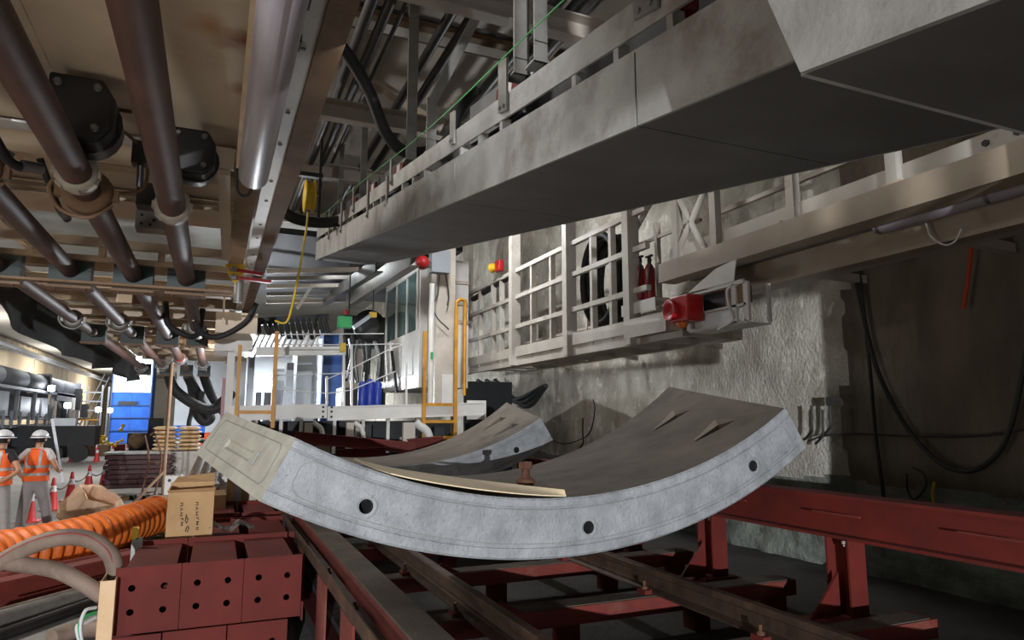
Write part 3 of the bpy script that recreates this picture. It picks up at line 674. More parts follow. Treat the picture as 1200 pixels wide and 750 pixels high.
# dark tarp hanging along the far left edge of the deck
def tarp():
    top = [(9.2, 4.06), (12, 4.06), (16, 4.08), (20, 4.1), (26, 4.1), (33, 4.12)]
    bot = [(9.2, 3.72), (11.4, 3.36), (13.2, 3.3), (14.8, 3.2), (17, 3.28), (19.6, 3.2), (22, 3.4), (24.5, 3.3), (27, 3.22), (30, 3.5), (33, 4.1)]
    m = MB(); n = 60; vs = []
    for lay in (0, 1):
        for i in range(n+1):
            y = 9.2+(33-9.2)*i/n; zt = np.interp(y, *zip(*top)); zb = np.interp(y, *zip(*bot))
            for j in range(5):
                t = j/4; vs.append((-2.75+.12*math.sin(y*1.7+t*2)*t+.012*lay-.3*t*(1-t), y, zt+(zb-zt)*t))
    fs = []; o = (n+1)*5
    for i in range(n):
        for j in range(4):
            q = (i*5+j, i*5+j+1, (i+1)*5+j+1, (i+1)*5+j); fs.append(q); fs.append(tuple(o+k for k in q[::-1]))
        fs.append((i*5+4, (i+1)*5+4, o+(i+1)*5+4, o+i*5+4)); fs.append((i*5, o+i*5, o+(i+1)*5, (i+1)*5))
    return m.add(vs, fs, True)
tag(tarp().build('black_tarp', 'tarp'), 'black tarp hanging with a wavy hem along the left edge of the gantry', 'tarp')
# tube light
tl = thing('tube_light', (.15, 3, 3.4), 'long fluorescent tube light in a clear grey cylinder under the deck', 'light')
MB().lathe((.145, 1.2, 3.5), (0, 1, 0), [(0, .06), (.02, .088), (3.2, .088), (3.24, .07), (3.27, .03)], 24).build('tube_cover', 'lampglass', tl)
MB().box(.04, .085, 1.0, 4.3, 3.5, 3.66).build('mounting_rail', 'cream_rust', tl)
for y in (1.6,): MB().lathe((.145, y, 3.5), (0, 1, 0), [(0, .09), (.004, .093), (.026, .093), (.03, .09)], 24).build('clip_ring', 'steel', tl)
MB().tube(spline([(.16, 4.46, 3.5), (.12, 4.6, 3.43), (.06, 4.58, 3.45), (.04, 4.5, 3.6)], 6), .01, 8).build('wire', 'rubber', tl)
# long gantry girder right of the tube light
lg = thing('gantry_girder', (.38, 6, 3.7), 'long cream girder with bolted brown lower flange right of the tube light', 'girder')
MB().box(.34, .46, .5, 12.5, 3.7, 3.72).build('lower_flange', 'brown_steel', lg)
MB().box(.335, .35, .5, 12.5, 3.72, 4.1).build('web', 'offwhite', lg)
MB().box(.235, .335, .5, 12.5, 3.72, 3.735).build('side_plate', 'white', lg)
m = MB()
for k in range(16): m.lathe((.29, 1.9+k*.62+(k % 2)*.12, 3.72), (0, 0, -1), [(0, .014), (.004, .012)], 10)
m.build('bolt_hole', 'black', lg)
for y in (2.7, 3.05): MB().cbox((.255, y, 3.7), .03, .09, .05).build('clip', 'black', lg)
MB().cbox((.27, 2.4, 3.76), .03, 1.2, .1).build('stiffener', 'white', lg)
# ================================================================== upper deck above the conveyor
CS = .16; CZ = 2.706; CX0, CX1 = 1.3, 2.23
def cv(x, y, up): return V(x, y, CZ+CS*y+up)
ud = thing('upper_deck', (1.8, 6, 5.0), 'cream upper gantry deck high above the conveyor', 'gantry deck')
for y0, y1 in ((3.0, 5.6), (6.05, 7.3), (7.9, 9.2), (9.9, 12.5)): MB().box(.5, 3.9, y0, y1, 5.62, 5.64).build('deck_plate', 'offwhite', ud)
for y, z in ((4.55, 5.12), (6.8, 5.1), (8.9, 5.2), (11.2, 5.2)): MB().channel((.5, y, z), (3.9, y, z-.02), .2, .12, .014).build('crossbeam', 'offwhite', ud)
MB().bar((.55, 6.2, 5.5), (2.4, 7.6, 5.5), .1, .05).build('diagonal', 'cream', ud)
MB().bar((.5, 5.7, 5.58), (3.9, 5.7, 5.58), .1, .05).build('crossbar', 'brown_steel', ud)
MB().box(.5, 3.9, 5.6, 6.05, 5.8, 5.82).build('dark_plate', 'steel_dark', ud)
for i, (x, r) in enumerate(((.98, .05), (1.12, .045), (1.24, .02), (1.62, .045), (1.79, .045), (2.35, .055), (2.5, .04), (2.62, .06))):
    tag(MB().cyl((x, 3.5, 5.32), (x, 11.5, 5.32), r, 12).build('service_pipe', 'steel_dark' if i != 7 else 'steel'),
        ['dark service pipe nearest the long girder, high under the upper deck', 'dark service pipe second from the long girder, high under the upper deck', 'thin rod third from the long girder, high under the upper deck',
         'dark service pipe left of the post, high under the upper deck', 'dark service pipe right of the post, high under the upper deck', 'stout dark service pipe left of the pale one, high under the upper deck',
         'dark service pipe beside the pale one, high under the upper deck', 'pale grey service pipe farthest right, high under the upper deck'][i], 'pipe', 'service pipes below the upper deck')
tag(MB().tube(spline([(.62, 5.0, 4.9), (.78, 5.1, 4.85), (1.0, 5.2, 4.6), (1.18, 5.3, 4.3), (1.4, 5.4, 4.22), (1.7, 5.4, 4.35), (1.85, 5.4, 4.7), (2.0, 5.4, 4.9)], 8), .05, 12).build('drooping_hose', 'rubber'), 'thick black hose sagging behind the grey posts under the upper deck', 'hose')
tag(MB().tube(spline([(.5, 8.6, 4.62), (.8, 8.6, 4.45), (1.2, 8.6, 4.45), (1.6, 8.5, 4.6), (2.0, 8.4, 5.0)], 8), .07, 12).build('drooping_hose', 'rubber'), 'fat black hose curving low behind the posts beside the yellow hose reel', 'hose')
# posts between conveyor and upper deck
def post(px, py, top, wd, lb, dp=.05, x=CX0+.06, mt='galv'):
    b = at(px, py, X=x); t = thing('deck_post', b, lb, 'post', 'grey steel posts beside the conveyor')
    MB().prof(b, (b.x, b.y, top), [(-wd/2, -dp), (wd/2, -dp), (wd/2, -dp+.012), (-wd/2+.012, -dp+.012), (-wd/2+.012, dp), (-wd/2, dp)], up=(0, 1, 0)).build('post', mt, t)
    MB().cbox(b+V(0, 0, .006), wd+.01, .11, .012).build('foot_plate', 'galv', t); return t
post(480, 190, 5.6, .085, 'tall grey steel post left of the short post with a brace')
post(424, 238, 5.6, .07, 'tall thin grey steel post nearest the yellow hose reel')
post(397, 262, 5.6, .06, 'thin grey steel post farthest along the conveyor')
post(607, 92, 5.6, .085, 'grey steel post left of a pair above the conveyor slot')
post(629, 78, 5.6, .07, 'grey steel post right of a pair above the conveyor slot')
t = post(503, 182, 4.36, .075, 'short grey steel post with a sloping brace on top')
b = at(503, 182, X=CX0+.06)
q2 = at(572, -6, Y=b.y); MB().bar((b.x, b.y, 4.32), q2, .07, .07).build('brace', 'galv', t)
# ================================================================== inclined conveyor box
cb = thing('conveyor_box', cv(1.76, 5, 0), 'long inclined grey steel conveyor trough seen from below', 'conveyor')
YE = 10.6
def strip(x, y0, y1, u0, u1, th=.012):
    return MB().prism([cv(x, y0, u0), cv(x, y1, u0), cv(x, y1, u1), cv(x, y0, u1)], (th, 0, 0))
for k, (y0, y1) in enumerate(((.35, 1.9), (1.91, 3.9), (3.91, 6.2), (6.21, 8.4), (8.41, YE))):
    strip(CX0, y0, y1, 0, .275).build('side_panel', 'conv', cb)
    MB().prism([cv(CX0+.012, y0, 0), cv(CX1, y0, 0), cv(CX1, y1, 0), cv(CX0+.012, y1, 0)], (0, 0, .012)).build('bottom_panel', 'conv_under_shade', cb)
strip(CX0, .35, YE, .275, .285, .09).build('ledge', 'conv', cb)
strip(CX0+.006, .35, YE, .345, .475).build('upper_rail', 'conv', cb)
strip(CX1, .35, YE, 0, .3).build('side_panel', 'conv', cb)
strip(CX0+.35, .35, YE, .02, .62, .02).build('inner_wall', 'black', cb)
MB().prism([cv(CX0+.012, YE, 0), cv(CX1, YE, 0), cv(CX1, YE, .3), cv(CX0+.012, YE, .3)], (0, .012, 0)).build('end_plate', 'conv', cb)
MB().prism([cv(CX0+.36, .35, .6), cv(CX1-.05, .35, .6), cv(CX1-.05, YE, .6), cv(CX0+.36, YE, .6)], (0, 0, .03)).build('belt', 'rubber', cb)
y = .9
k = 0
while y < YE:
    MB().prism([cv(CX0+.012, y, .27), cv(CX0+.012, y+.035, .27), cv(CX0+.012, y+.035, .36), cv(CX0+.012, y, .36)], (.05, 0, 0)).build('slot_post', 'conv', cb)
    y += .33 if k % 3 else .8; k += 1
for y, u0, u1, wd in ((1.75, .38, .68, .14), (3.05, .37, .66, .11), (3.9, .38, .6, .08), (5.6, .38, .62, .06), (5.75, .2, .5, .05), (6.6, .2, .6, .06), (7.4, .36, .66, .06), (8.2, .2, .6, .07), (9.2, .2, .62, .07)):
    br = MB().prism([cv(CX0-.012, y, u0), cv(CX0-.012, y+wd, u0+.01), cv(CX0-.012, y+wd, u1), cv(CX0-.012, y, u1)], (.012, 0, 0)).build('bracket', 'galv', cb)
    for q in (.25, .75): MB().hexbolt(cv(CX0-.012, y+wd*q, u0+.03), (-1, 0, 0), .012, .008).build('bolt', 'steel', br)
# idler roller boxes with red and white stripes behind the rail
for k, y in enumerate((3.4, 6.1, 7.3, 8.5)):
    ib = thing('striped_guard', cv(1.55, y, .6), ['red and white striped guard nearest, behind the conveyor rail', 'red and white striped guard second along the conveyor', 'red and white striped guard third along the conveyor', 'red and white striped guard farthest along the conveyor'][k], 'guard', 'striped guards on the conveyor')
    for j in range(3): MB().prism([cv(CX0+.2, y+j*.12, .5), cv(CX0+.2, y+j*.12+.12, .5), cv(CX0+.2, y+j*.12+.06, .72), cv(CX0+.2, y+j*.12-.06, .72)], (.02, 0, 0)).build('stripe', 'red' if j % 2 == 0 else 'stripe_white', ib)
    MB().prism([cv(CX0+.24, y, .5), cv(CX0+.24, y+.9, .5), cv(CX0+.24, y+.9, .78), cv(CX0+.24, y, .78)], (.02, 0, 0)).build('plate', 'steel', ib)
pts = [cv(CX0-.03, .9, .62), cv(CX0-.03, 2.2, .68), cv(CX0-.03, 4.4, .6), cv(CX0-.03, 7.5, .62), cv(CX0-.03, 10.3, .6)]
tag(MB().tube(spline(pts, 8), .0035, 6).build('green_wire', 'green_wire'), 'thin green emergency pull wire strung along the conveyor', 'wire')
t = thing('red_cylinder', at(805, 2, X=1.5), 'red cylinder standing behind the conveyor rail at the top', 'cylinder')
p = at(805, 2, X=1.5); MB().lathe(p-V(0, 0, .05), (0, 0, 1), [(0, .03), (.02, .042), (.3, .042), (.33, .02)], 18).build('body', 'red_ext', t); MB().cyl(p+V(0, 0, .28), p+V(0, 0, .34), .014, 10).build('valve', 'steel', t)
# deeper box at the near end of the conveyor
nb = thing('conveyor_tail_box', cv(1.7, .4, -.1), 'deep brownish grey steel box wrapped round the near end of the conveyor', 'conveyor')
A, B = 1.003, -.6
def tz(y, up): return 2.725+.168*(y-1.003)+up
def quad(pts, vec, nm, mt): return MB().prism(pts, vec).build(nm, mt, nb)
quad([V(1.1, A, tz(A, 0)), V(1.1, B, tz(B, 0)), V(1.1, B, tz(B, .6)), V(1.1, A+.22, tz(A, .6))], (.015, 0, 0), 'side_panel', 'conv')
quad([V(1.115, A, tz(A, 0)), V(2.35, A, tz(A, 0)), V(2.35, B, tz(B, 0)), V(1.115, B, tz(B, 0))], (0, 0, .015), 'bottom_panel', 'conv_under_shade')
quad([V(1.115, A, tz(A, 0)), V(2.35, A, tz(A, 0)), V(2.35, A, tz(A, .05)), V(1.115, A, tz(A, .05))], (0, .012, 0), 'end_flange', 'conv')
quad([V(2.335, A, tz(A, 0)), V(2.335, B, tz(B, 0)), V(2.335, B, tz(B, .4)), V(2.335, A, tz(A, .4))], (.015, 0, 0), 'side_panel', 'conv')
# yellow hose reel hanging by the girder
hr = thing('hose_reel', (.68, 7.9, 4.1), 'yellow hose reel with a hanging yellow hose beside the long girder', 'hose reel')
rc_ = at(362, 230, Y=8.0)
MB().lathe(rc_-V(.06, 0, 0), (1, 0, 0), [(0, .1), (.01, .19), (.03, .19), (.035, .16), (.1, .16), (.105, .19), (.125, .19), (.135, .1)], 24).build('reel', 'yellow_bright', hr)
MB().cbox(rc_+V(0, 0, .26), .3, .06, .05).build('hanger', 'steel_dark', hr)
MB().bar(rc_+V(.12, 0, -.25), V(rc_.x+.12, rc_.y, 5.62), .03, .03).build('arm', 'steel_dark', hr)
MB().tube(spline([rc_+V(0, 0, -.19), at(358, 275, Y=8.0), at(350, 320, Y=8.1), at(342, 360, Y=8.3), at(335, 378, Y=8.4), at(322, 376, Y=8.4)], 8), .012, 8).build('hose', 'yellow_bright', hr)
# diagonal struts and dark girders between the decks, in the middle distance
mg = thing('rear_girder', (2, 11, 3.9), 'grey steel girder running on below the far conveyor end', 'girder')
MB().channel(at(480, 300, Y=9.5), at(405, 352, Y=15), .3, .15, .02).build('beam', 'galv', mg)
MB().channel(at(440, 310, Y=10), at(378, 352, Y=16), .22, .12, .02).build('beam', 'steel_dark', mg)
for k in range(5):
    y = 10+k*1.1; a = at(312, 318+k*9, Y=y+1.5); b = at(420, 316+k*9, Y=y+1.5)
    tag(MB().bar(a, b, .1, .07).build('ceiling_crossbar', 'galv' if k % 2 else 'offwhite'), ['nearest pale crossbar under the far deck', 'second crossbar under the far deck behind the conveyor end', 'third crossbar under the far deck behind the conveyor end', 'fourth crossbar under the far deck behind the conveyor end', 'farthest crossbar under the far deck behind the conveyor end'][k], 'crossbar')
MB().bar(at(348, 362, Y=12), at(366, 334, Y=12), .13, .05).build('diagonal_strut', 'white', mg)
tag(MB().box(.5, 4.0, 11.5, 17.5, 5.0, 5.1).build('far_deck', 'mach_dark'), 'dark underside of the far gantry deck', 'gantry deck')
# ================================================================== walkway on the right, far caged part
WX0, WX1 = 4.5, 5.35
fw = thing('caged_walkway', (4.9, 9.5, 2.85), 'white painted walkway with a cage of rails along the concrete wall', 'walkway')
ZB = 2.86; Y0, Y1 = 5.9, 12.7
for x in (WX0+.03, WX1): MB().channel((x, Y0, ZB+.07), (x, Y1, ZB+.07), .14, .07, .012, side=1 if x < 5 else -1).build('side_beam', 'walk_white', fw)
n = 0
y = Y0+.15
while y < Y1:
    MB().box(WX0+.05, WX1-.02, y, y+.05, ZB+.03, ZB+.1).build('joist', 'offwhite', fw); y += .62
for k in range(6): MB().box(WX0+.06+k*.135, WX0+.16+k*.135, Y0, Y1, ZB+.115, ZB+.135).build('deck_plank', 'offwhite', fw)
MB().box(WX0+.0, WX0+.012, Y0+.3, Y1-.1, ZB+.14, ZB+.3).build('toe_board', 'walk_white', fw)
for px in (548, 603, 668, 742):
    b = at(px, 420, X=WX0+.02); 
    po = MB().bar((WX0+.02, b.y, ZB), (WX0+.02, b.y, 5.7), .16, .13, up=(0, 1, 0)).build('post', 'walk_white', fw)
    MB().bar((WX0+.1, b.y+.12, ZB), (WX0+.1, b.y+.12, 5.7), .07, .1, up=(0, 1, 0)).build('post_web', 'offwhite', fw)
    for z in (4.05, 3.28): MB().hexbolt((WX0-.03, b.y-.01, z), (-1, 0, 0), .025, .015).build('bolt', 'black', po)
for z in (3.5, 4.0, 4.45): MB().bar((WX0+.04, Y0+.6, z), (WX0+.04, Y1, z), .065, .065).build('handrail', 'walk_white', fw)
for px in (578, 588, 563, 625, 648, 697, 720):
    b = at(px, 420, X=WX0+.06); MB().bar((WX0+.06, b.y, ZB+.1), (WX0+.06, b.y, 4.45), .08, .06, up=(0, 1, 0)).build('baluster', 'walk_white', fw)
for y in (7.4, 9.3, 11.2): MB().bar((WX1-.02, y, ZB), (WX1-.02, y, 4.6), .06, .06, up=(0, 1, 0)).build('rear_post', 'offwhite', fw)
for z in (3.4, 3.9, 4.4): MB().bar((WX1-.02, Y0+.6, z), (WX1-.02, Y1, z), .04, .04).build('rear_rail', 'offwhite', fw)
for y in (6.9, 8.8, 10.9): MB().bar((WX1-.02, y, 3.0), (WX1+.55, y, 2.9), .06, .06).build('wall_bracket', 'offwhite', fw)
# end platform and stub of the caged walkway towards the camera
MB().box(WX0-.165, WX0+.3, 5.95, 6.7, 2.93, 3.06).build('end_shelf', 'offwhite', fw)
MB().box(WX0-.18, WX0-.17, 5.9, 6.7, 2.91, 3.12).build('end_shelf_lip', 'walk_white', fw)
# near, higher part: two deep channels
nw = thing('upper_walkway', (4.9, 3.4, 3.3), 'cream steel walkway with deep side channels passing the upper right', 'walkway')
NY0, NY1 = -1.0, 6.25
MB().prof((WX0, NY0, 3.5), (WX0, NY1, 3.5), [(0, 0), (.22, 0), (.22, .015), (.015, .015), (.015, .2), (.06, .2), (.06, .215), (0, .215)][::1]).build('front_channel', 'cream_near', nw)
MB().bar((WX0+.17, NY0, 3.8), (WX0+.17, NY1, 3.8), .012, .2).build('toe_board', 'walk_white', nw)
MB().box(WX0+.22, WX0+.5, NY0, NY1, 3.56, 3.575).build('deck_panel', 'galv', nw)
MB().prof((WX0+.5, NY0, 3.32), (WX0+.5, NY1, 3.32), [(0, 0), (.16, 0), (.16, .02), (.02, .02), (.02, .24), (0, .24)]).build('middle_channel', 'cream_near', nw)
MB().prof((WX1+.05, NY0, 3.36), (WX1+.05, NY1, 3.36), [(-.1, 0), (.05, 0), (.05, .16), (.03, .16), (.03, .02), (-.1, .02)]).build('rear_channel', 'offwhite', nw)
y = NY0+.2
while y < NY1:
    MB().box(WX0+.52, WX1+.05, y, y+.06, 3.42, 3.5).build('joist', 'offwhite', nw); y += .85
MB().box(WX0+.55, WX1, NY0, 3.6, 3.52, 3.54).build('deck_panel', 'galv', nw)
MB().box(WX0+.55, WX1, 3.65, NY1, 3.52, 3.54).build('deck_panel', 'offwhite', nw)
for px in (793, 838, 930, 1052):
    b = at(px, 250, X=WX0+.14); MB().bar((WX0+.14, b.y, 3.7), (WX0+.14, b.y, 5.0), .08, .09, up=(0, 1, 0)).build('post', 'walk_white', nw)
for a, b in (((4.64, 6.15, 3.75), (4.64, 5.3, 4.7)), ((4.64, 6.2, 4.75), (4.64, 5.62, 3.75)), ((4.64, 7.2, 4.05), (4.64, 6.3, 4.75))):
    MB().cyl(a, b, .035, 10).build('brace', 'walk_white', nw)
MB().bar((WX1, -1, 4.4), (WX1, 6.2, 4.4), .05, .05).build('rear_rail', 'offwhite', nw)
for y in (1.9, 3.4, 4.6): MB().cbox((WX0+.14, y, 3.74), .1, .16, .05).build('bracket', 'cream', nw)
for y in (2.55, 2.75): MB().hexbolt((WX0+.165, y, 3.83), (-1, 0, 0), .025, .012).build('bolt', 'black', nw)
for y in (-.8, .6, 2.0, 3.4, 4.8): MB().bar((WX1+.05, y, 3.4), (WX1+.6, y, 3.38), .08, .08).build('wall_bracket', 'offwhite', nw)
# tube light below the upper walkway
a = at(1024, 268, X=WX0+.35); lt = thing('tube_light', (a.x, a.y, 3.3), 'chrome grey tube light fixed under the upper walkway at the right', 'light')
zz = a.z
MB().lathe((a.x, a.y, zz), (0, -1, 0), [(0, .02), (.02, .05), (.08, .06), (2.6, .06), (2.65, .02)], 20).build('tube_cover', 'lampglass', lt)
MB().box(a.x-.02, a.x+.02, a.y-2.6, a.y+.05, zz+.06, zz+.08).build('mounting_rail', 'galv', lt)
for k in (.05, .9): MB().lathe((a.x, a.y-k, zz), (0, -1, 0), [(0, .063), (.03, .063)], 20).build('clip_ring', 'steel', lt)
tag(MB().tube(spline([at(1085, 262, X=4.9), at(1092, 278, X=4.9), at(1108, 287, X=4.9), at(1120, 282, X=4.9), at(1127, 268, X=4.9)], 8), .007, 8).build('loose_wire', 'white_wire'), 'white wire hanging in a loop under the upper walkway', 'wire')
t = thing('small_fitting', at(1046, 240, X=WX0+.2), 'small wooden wedge stuck under the upper walkway', 'wedge'); p = at(1050, 240, X=WX0+.2)
MB().cbox(p, .05, .16, .035).build('wedge', 'wood', t); MB().cyl(p+V(0, .1, 0), p+V(0, .16, 0), .03, 10).build('tube_end', 'rust', t)
# junction tray box with wires, red horn
jt = thing('cable_tray_frame', (4.6, 5.2, 2.9), 'white open cable box frame hanging below the end of the upper walkway', 'frame')
ya, yb, za, zb, xa, xb = 4.9, 5.75, 2.9, 3.27, 4.5, 4.8
for y in (ya, ya+.16, 5.62, yb): MB().box(xa, xa+.03, y-.03, y+.03, za, zb).build('upright', 'white', jt)
for y in (ya, yb): MB().box(xb-.03, xb, y-.015, y+.015, za, zb).build('upright', 'white', jt)
for z in (za, 3.06, zb): MB().box(xa, xa+.02, ya, yb, z-.012, z+.012).build('bar', 'white', jt)
MB().box(xa, xb, ya, yb, za-.02, za-.008).build('tray', 'white', jt)
MB().box(xa+.022, xa+.032, ya+.2, 5.58, 2.905, 3.045).build('front_plate', 'bright_panel', jt)
MB().box(xa+.05, xa+.2, ya+.2, 5.56, 3.08, 3.25).build('dark_box', 'black', jt)
MB().box(xa+.02, xa+.1, ya+.02, ya+.3, 3.08, 3.24).build('brown_box', 'brown_steel', jt)
MB().cyl((xa+.03, 4.95, zb+.02), (xa+.03, 5.45, zb+.03), .02, 10).build('clamp_bar', 'white', jt)
MB().prism([(xa, 5.05, zb+.03), (xa, 5.75, zb+.03), (xa, 5.3, zb+.2), (xa, 5.0, zb+.24)], (.01, 0, 0)).build('gusset_plate', 'white', jt)
MB().tube(spline([(4.48, 5.05, 3.27), (4.46, 5.1, 3.2), (4.46, 5.08, 3.05), (4.47, 5.05, 2.92), (4.5, 5.3, 2.86)], 6), .012, 8).build('cable', 'white_wire', jt)
hn = thing('red_horn', at(799, 378, X=4.36), 'red warning horn with an orange beacon lens below the walkway end', 'horn')
c = at(799, 363, X=4.36)
MB().cbox(c+V(.02, -.05, .0), .2, .3, .27).build('housing', 'red_bright', hn, bevel=.015)
MB().lathe(c+V(-.07, .06, .0), (-1, .1, 0), [(0, .105), (.05, .115), (.055, .1), (.02, .06), (.01, .03)], 24).build('bell', 'red_bright', hn)
MB().lathe(c+V(0, .0, -.135), (0, 0, -1), [(0, .06), (.03, .055), (.055, .03)], 16).build('lens', 'orange', hn)
MB().cbox(c+V(.1, -.02, .12), .05, .2, .06).build('bracket', 'white', hn)
# second red horn, black hose coil, fire extinguishers on the caged walkway
hn2 = thing('red_horn', at(585, 318, X=4.46), 'small red horn on the handrail at the far end of the caged walkway', 'horn')
c = at(585, 312, X=4.44); MB().cbox(c, .1, .2, .2).build('housing', 'red_bright', hn2, bevel=.02); MB().lathe(c+V(-.02, .08, 0), (-.3, 1, 0), [(0, .05), (.12, .09)], 16).build('bell', 'yellow_bright', hn2)
tag(MB().tube(spline([at(550, 335, X=4.6), at(553, 350, X=4.6), at(562, 346, X=4.6), at(580, 335, X=4.6), at(598, 322, X=4.6), at(600, 300, X=4.6)], 6), .05, 10).build('thick_cable', 'rubber'), 'thick dark cable along the handrail below the small red horn', 'cable')
co = thing('hose_coil', (4.95, 7.4, 3.0), 'coiled black hose standing as a tall ring on the caged walkway', 'hose coil')
c = at(714, 328, X=4.95)
for k in range(5):
    m = MB(); nn = 40; r = .62-.04*(k % 2); pts = [c+V(-.16+.075*k, r*math.cos(2*math.pi*i/nn)*.74, r*math.sin(2*math.pi*i/nn)) for i in range(nn+1)]
    m.tube(pts, .045, 10, False).build('loop', 'rubber', co)
for k, px in enumerate((751, 762)):
    p = at(px, 350, X=4.62); e = thing('fire_extinguisher', p, ['red fire extinguisher nearer the hose coil', 'red fire extinguisher nearer the red horn'][k], 'fire extinguisher', 'fire extinguishers on the walkway')
    MB().lathe(p-V(0, 0, .02), (0, 0, 1), [(0, .05), (.02, .065), (.36, .065), (.42, .04), (.44, .022)], 18).build('bottle', 'red_ext', e)
    MB().cyl(p+V(0, 0, .4), p+V(0, 0, .5), .022, 10).build('valve', 'black', e); MB().cbox(p+V(-.02, -.03, .5), .03, .12, .02).build('handle', 'black', e)
    MB().tube(spline([p+V(0, -.03, .46), p+V(-.05, -.09, .4), p+V(-.07, -.08, .2), p+V(-.06, -.06, .1)], 5), .012, 8).build('hose', 'rubber', e)
sh = thing('extinguisher_shelf', at(755, 352, X=4.62)-V(0, 0, .1), 'white shelf under the fire extinguishers', 'shelf'); p = at(757, 352, X=4.62)
MB().box(4.5, 4.78, p.y-.35, p.y+.35, p.z-.06, p.z-.022).build('shelf_plate', 'white', sh); MB().box(4.5, 4.51, p.y-.35, p.y+.35, p.z-.16, p.z-.06).build('lip', 'white', sh)
# things on the wall
def wall_cable(pts, r, lb, mt='cable', X=5.86, nm='wall_cable', cat='cable'):
    tag(MB().tube(spline([at(a, b, X=X) for a, b in pts], 8), r, 8).build(nm, mt), lb, cat)
wall_cable([(996, 300), (1008, 350), (1022, 415), (1042, 465), (1068, 508), (1095, 537), (1118, 550), (1145, 550), (1170, 530), (1186, 495), (1198, 440), (1205, 400)], .022, 'thick dark cable sagging in a big loop on the dark wall')
wall_cable([(1005, 305), (1014, 380), (1020, 440), (1026, 510), (1034, 570), (1037, 600)], .018, 'dark cable hanging straight down the wall behind the sagging loop')
wall_cable([(948, 517), (965, 511), (1000, 508), (1060, 511), (1120, 512), (1170, 509), (1200, 503), (1230, 499)], .01, 'thin cable strung level along the wall from the segment tip')
wall_cable([(1138, 275), (1137, 305), (1133, 335), (1129, 362)], .018, 'orange strap hanging on the wall below the upper walkway', 'strap', nm='orange_strap', cat='strap')
wall_cable([(1063, 555), (1064, 575), (1072, 585), (1085, 570), (1082, 555), (1070, 548)], .01, 'small loop of thin cable low on the rough wall')
wall_cable([(1095, 565), (1093, 580), (1096, 600)], .012, 'short yellow wire end sticking out of the rough wall', 'yellow_bright', nm='wire_end', cat='wire')
for k, (x, y, lb) in enumerate(((951, 475, 'first dark bar hook sticking from the wall beside the segment tip'), (964, 480, 'second short dark bar on the wall beside the segment tip'), (973, 470, 'bent dark hook with a square head on the wall beside the segment tip'), (683, 490, 'dark bar hook on the bright wall between the segments'))):
    h = thing('wall_hook', at(x, y+20, X=5.9), lb, 'hook', 'bar hooks on the wall')
    b = at(x, y+30, X=5.84); t_ = at(x, y, X=5.84)
    MB().tube(spline([at(x-8, y+40, X=5.9), b, b.lerp(t_, .4), t_], 5), .014, 8).build('bar', 'cable', h)
    if k in (2,): MB().cbox(t_, .06, .06, .09).build('head', 'cable', h)
wall_cable([(640, 513), (660, 520), (680, 515), (692, 505), (697, 480), (695, 468)], .01, 'thin cable on the bright wall behind the rear segment tip')
# ================================================================== next gantry in the middle distance
def bx(nm, x0, x1, y0, y1, Y, dp, mt, lb=None, cat=None, par=None, grp=None, bevel=0, gnd=False):
    """box whose front face fills pixels x0..x1, y0..y1 at distance Y, dp deep"""
    a = at(x0, y1, Y=Y); b = at(x1, y0, Y=Y)
    o = MB().box(a.x, b.x, Y, Y+dp, .455 if gnd else min(a.z, b.z), max(a.z, b.z)).build(nm, mt, par, bevel=bevel)
    if lb: tag(o, lb, cat, grp)
    return o
xb = thing('cross_girder', (2.2, 11, 1.9), 'white painted cross girder with a bolted joint across the gantry', 'girder')
for x0, x1 in ((.2, 1.62), (1.63, 4.25)): MB().ibeam((x0, 11.06, 2.07), (x1, 11.06, 2.16 if x1 > 2 else 2.11), .22, .12, .014, .1).build('beam', 'white', xb)
for x in (1.56, 1.69):
    for z in (2.02, 2.1, 2.17): MB().hexbolt((x, 11.0, z), (0, -1, 0), .02, .015).build('bolt', 'black', xb)
MB().box(3.95, 4.3, 11.05, 11.07, 1.98, 2.3).build('end_gusset', 'white', xb)
for k, x in enumerate((.5, .95, 1.25, 1.75, 2.2, 2.6)):
    h = MB().bar((x, 11.06, 1.45), (x, 11.06, 1.98), .05, .05, up=(0, 1, 0)).build('hanger', 'white', xb)
pf = thing('rear_platform', (2.4, 14, .455), 'grating platform on legs behind the cross girder', 'platform')
for k in range(6): MB().box(.45+k*.62, 1.03+k*.62, 11.15, 17.0, 2.11, 2.16).build('grating', 'galv', pf)
for x in (.6, 2.2, 3.9):
    for y in (11.6, 14, 16.6): MB().bar((x, y, .455), (x, y, 2.11), .09, .09, up=(0, 1, 0)).build('leg', 'offwhite', pf)
uc = thing('dark_backing', (2.2, 12.3, .455), 'dark box added below the grating platform to block the bright background', 'machine')
MB().box(.35, 3.95, 11.9, 12.6, .455, 1.95).build('frame_box', 'mach_dark', uc)  # dark box added to block the bright passage behind
for k in range(7): MB().box(.5+k*.5, .62+k*.5+.1*(k % 3), 11.82, 11.9, .6, 1.3+.5*((k*3) % 4)/4).build('rib_plate', ['mach_grey', 'mach_dark', 'offwhite'][k % 3], uc)
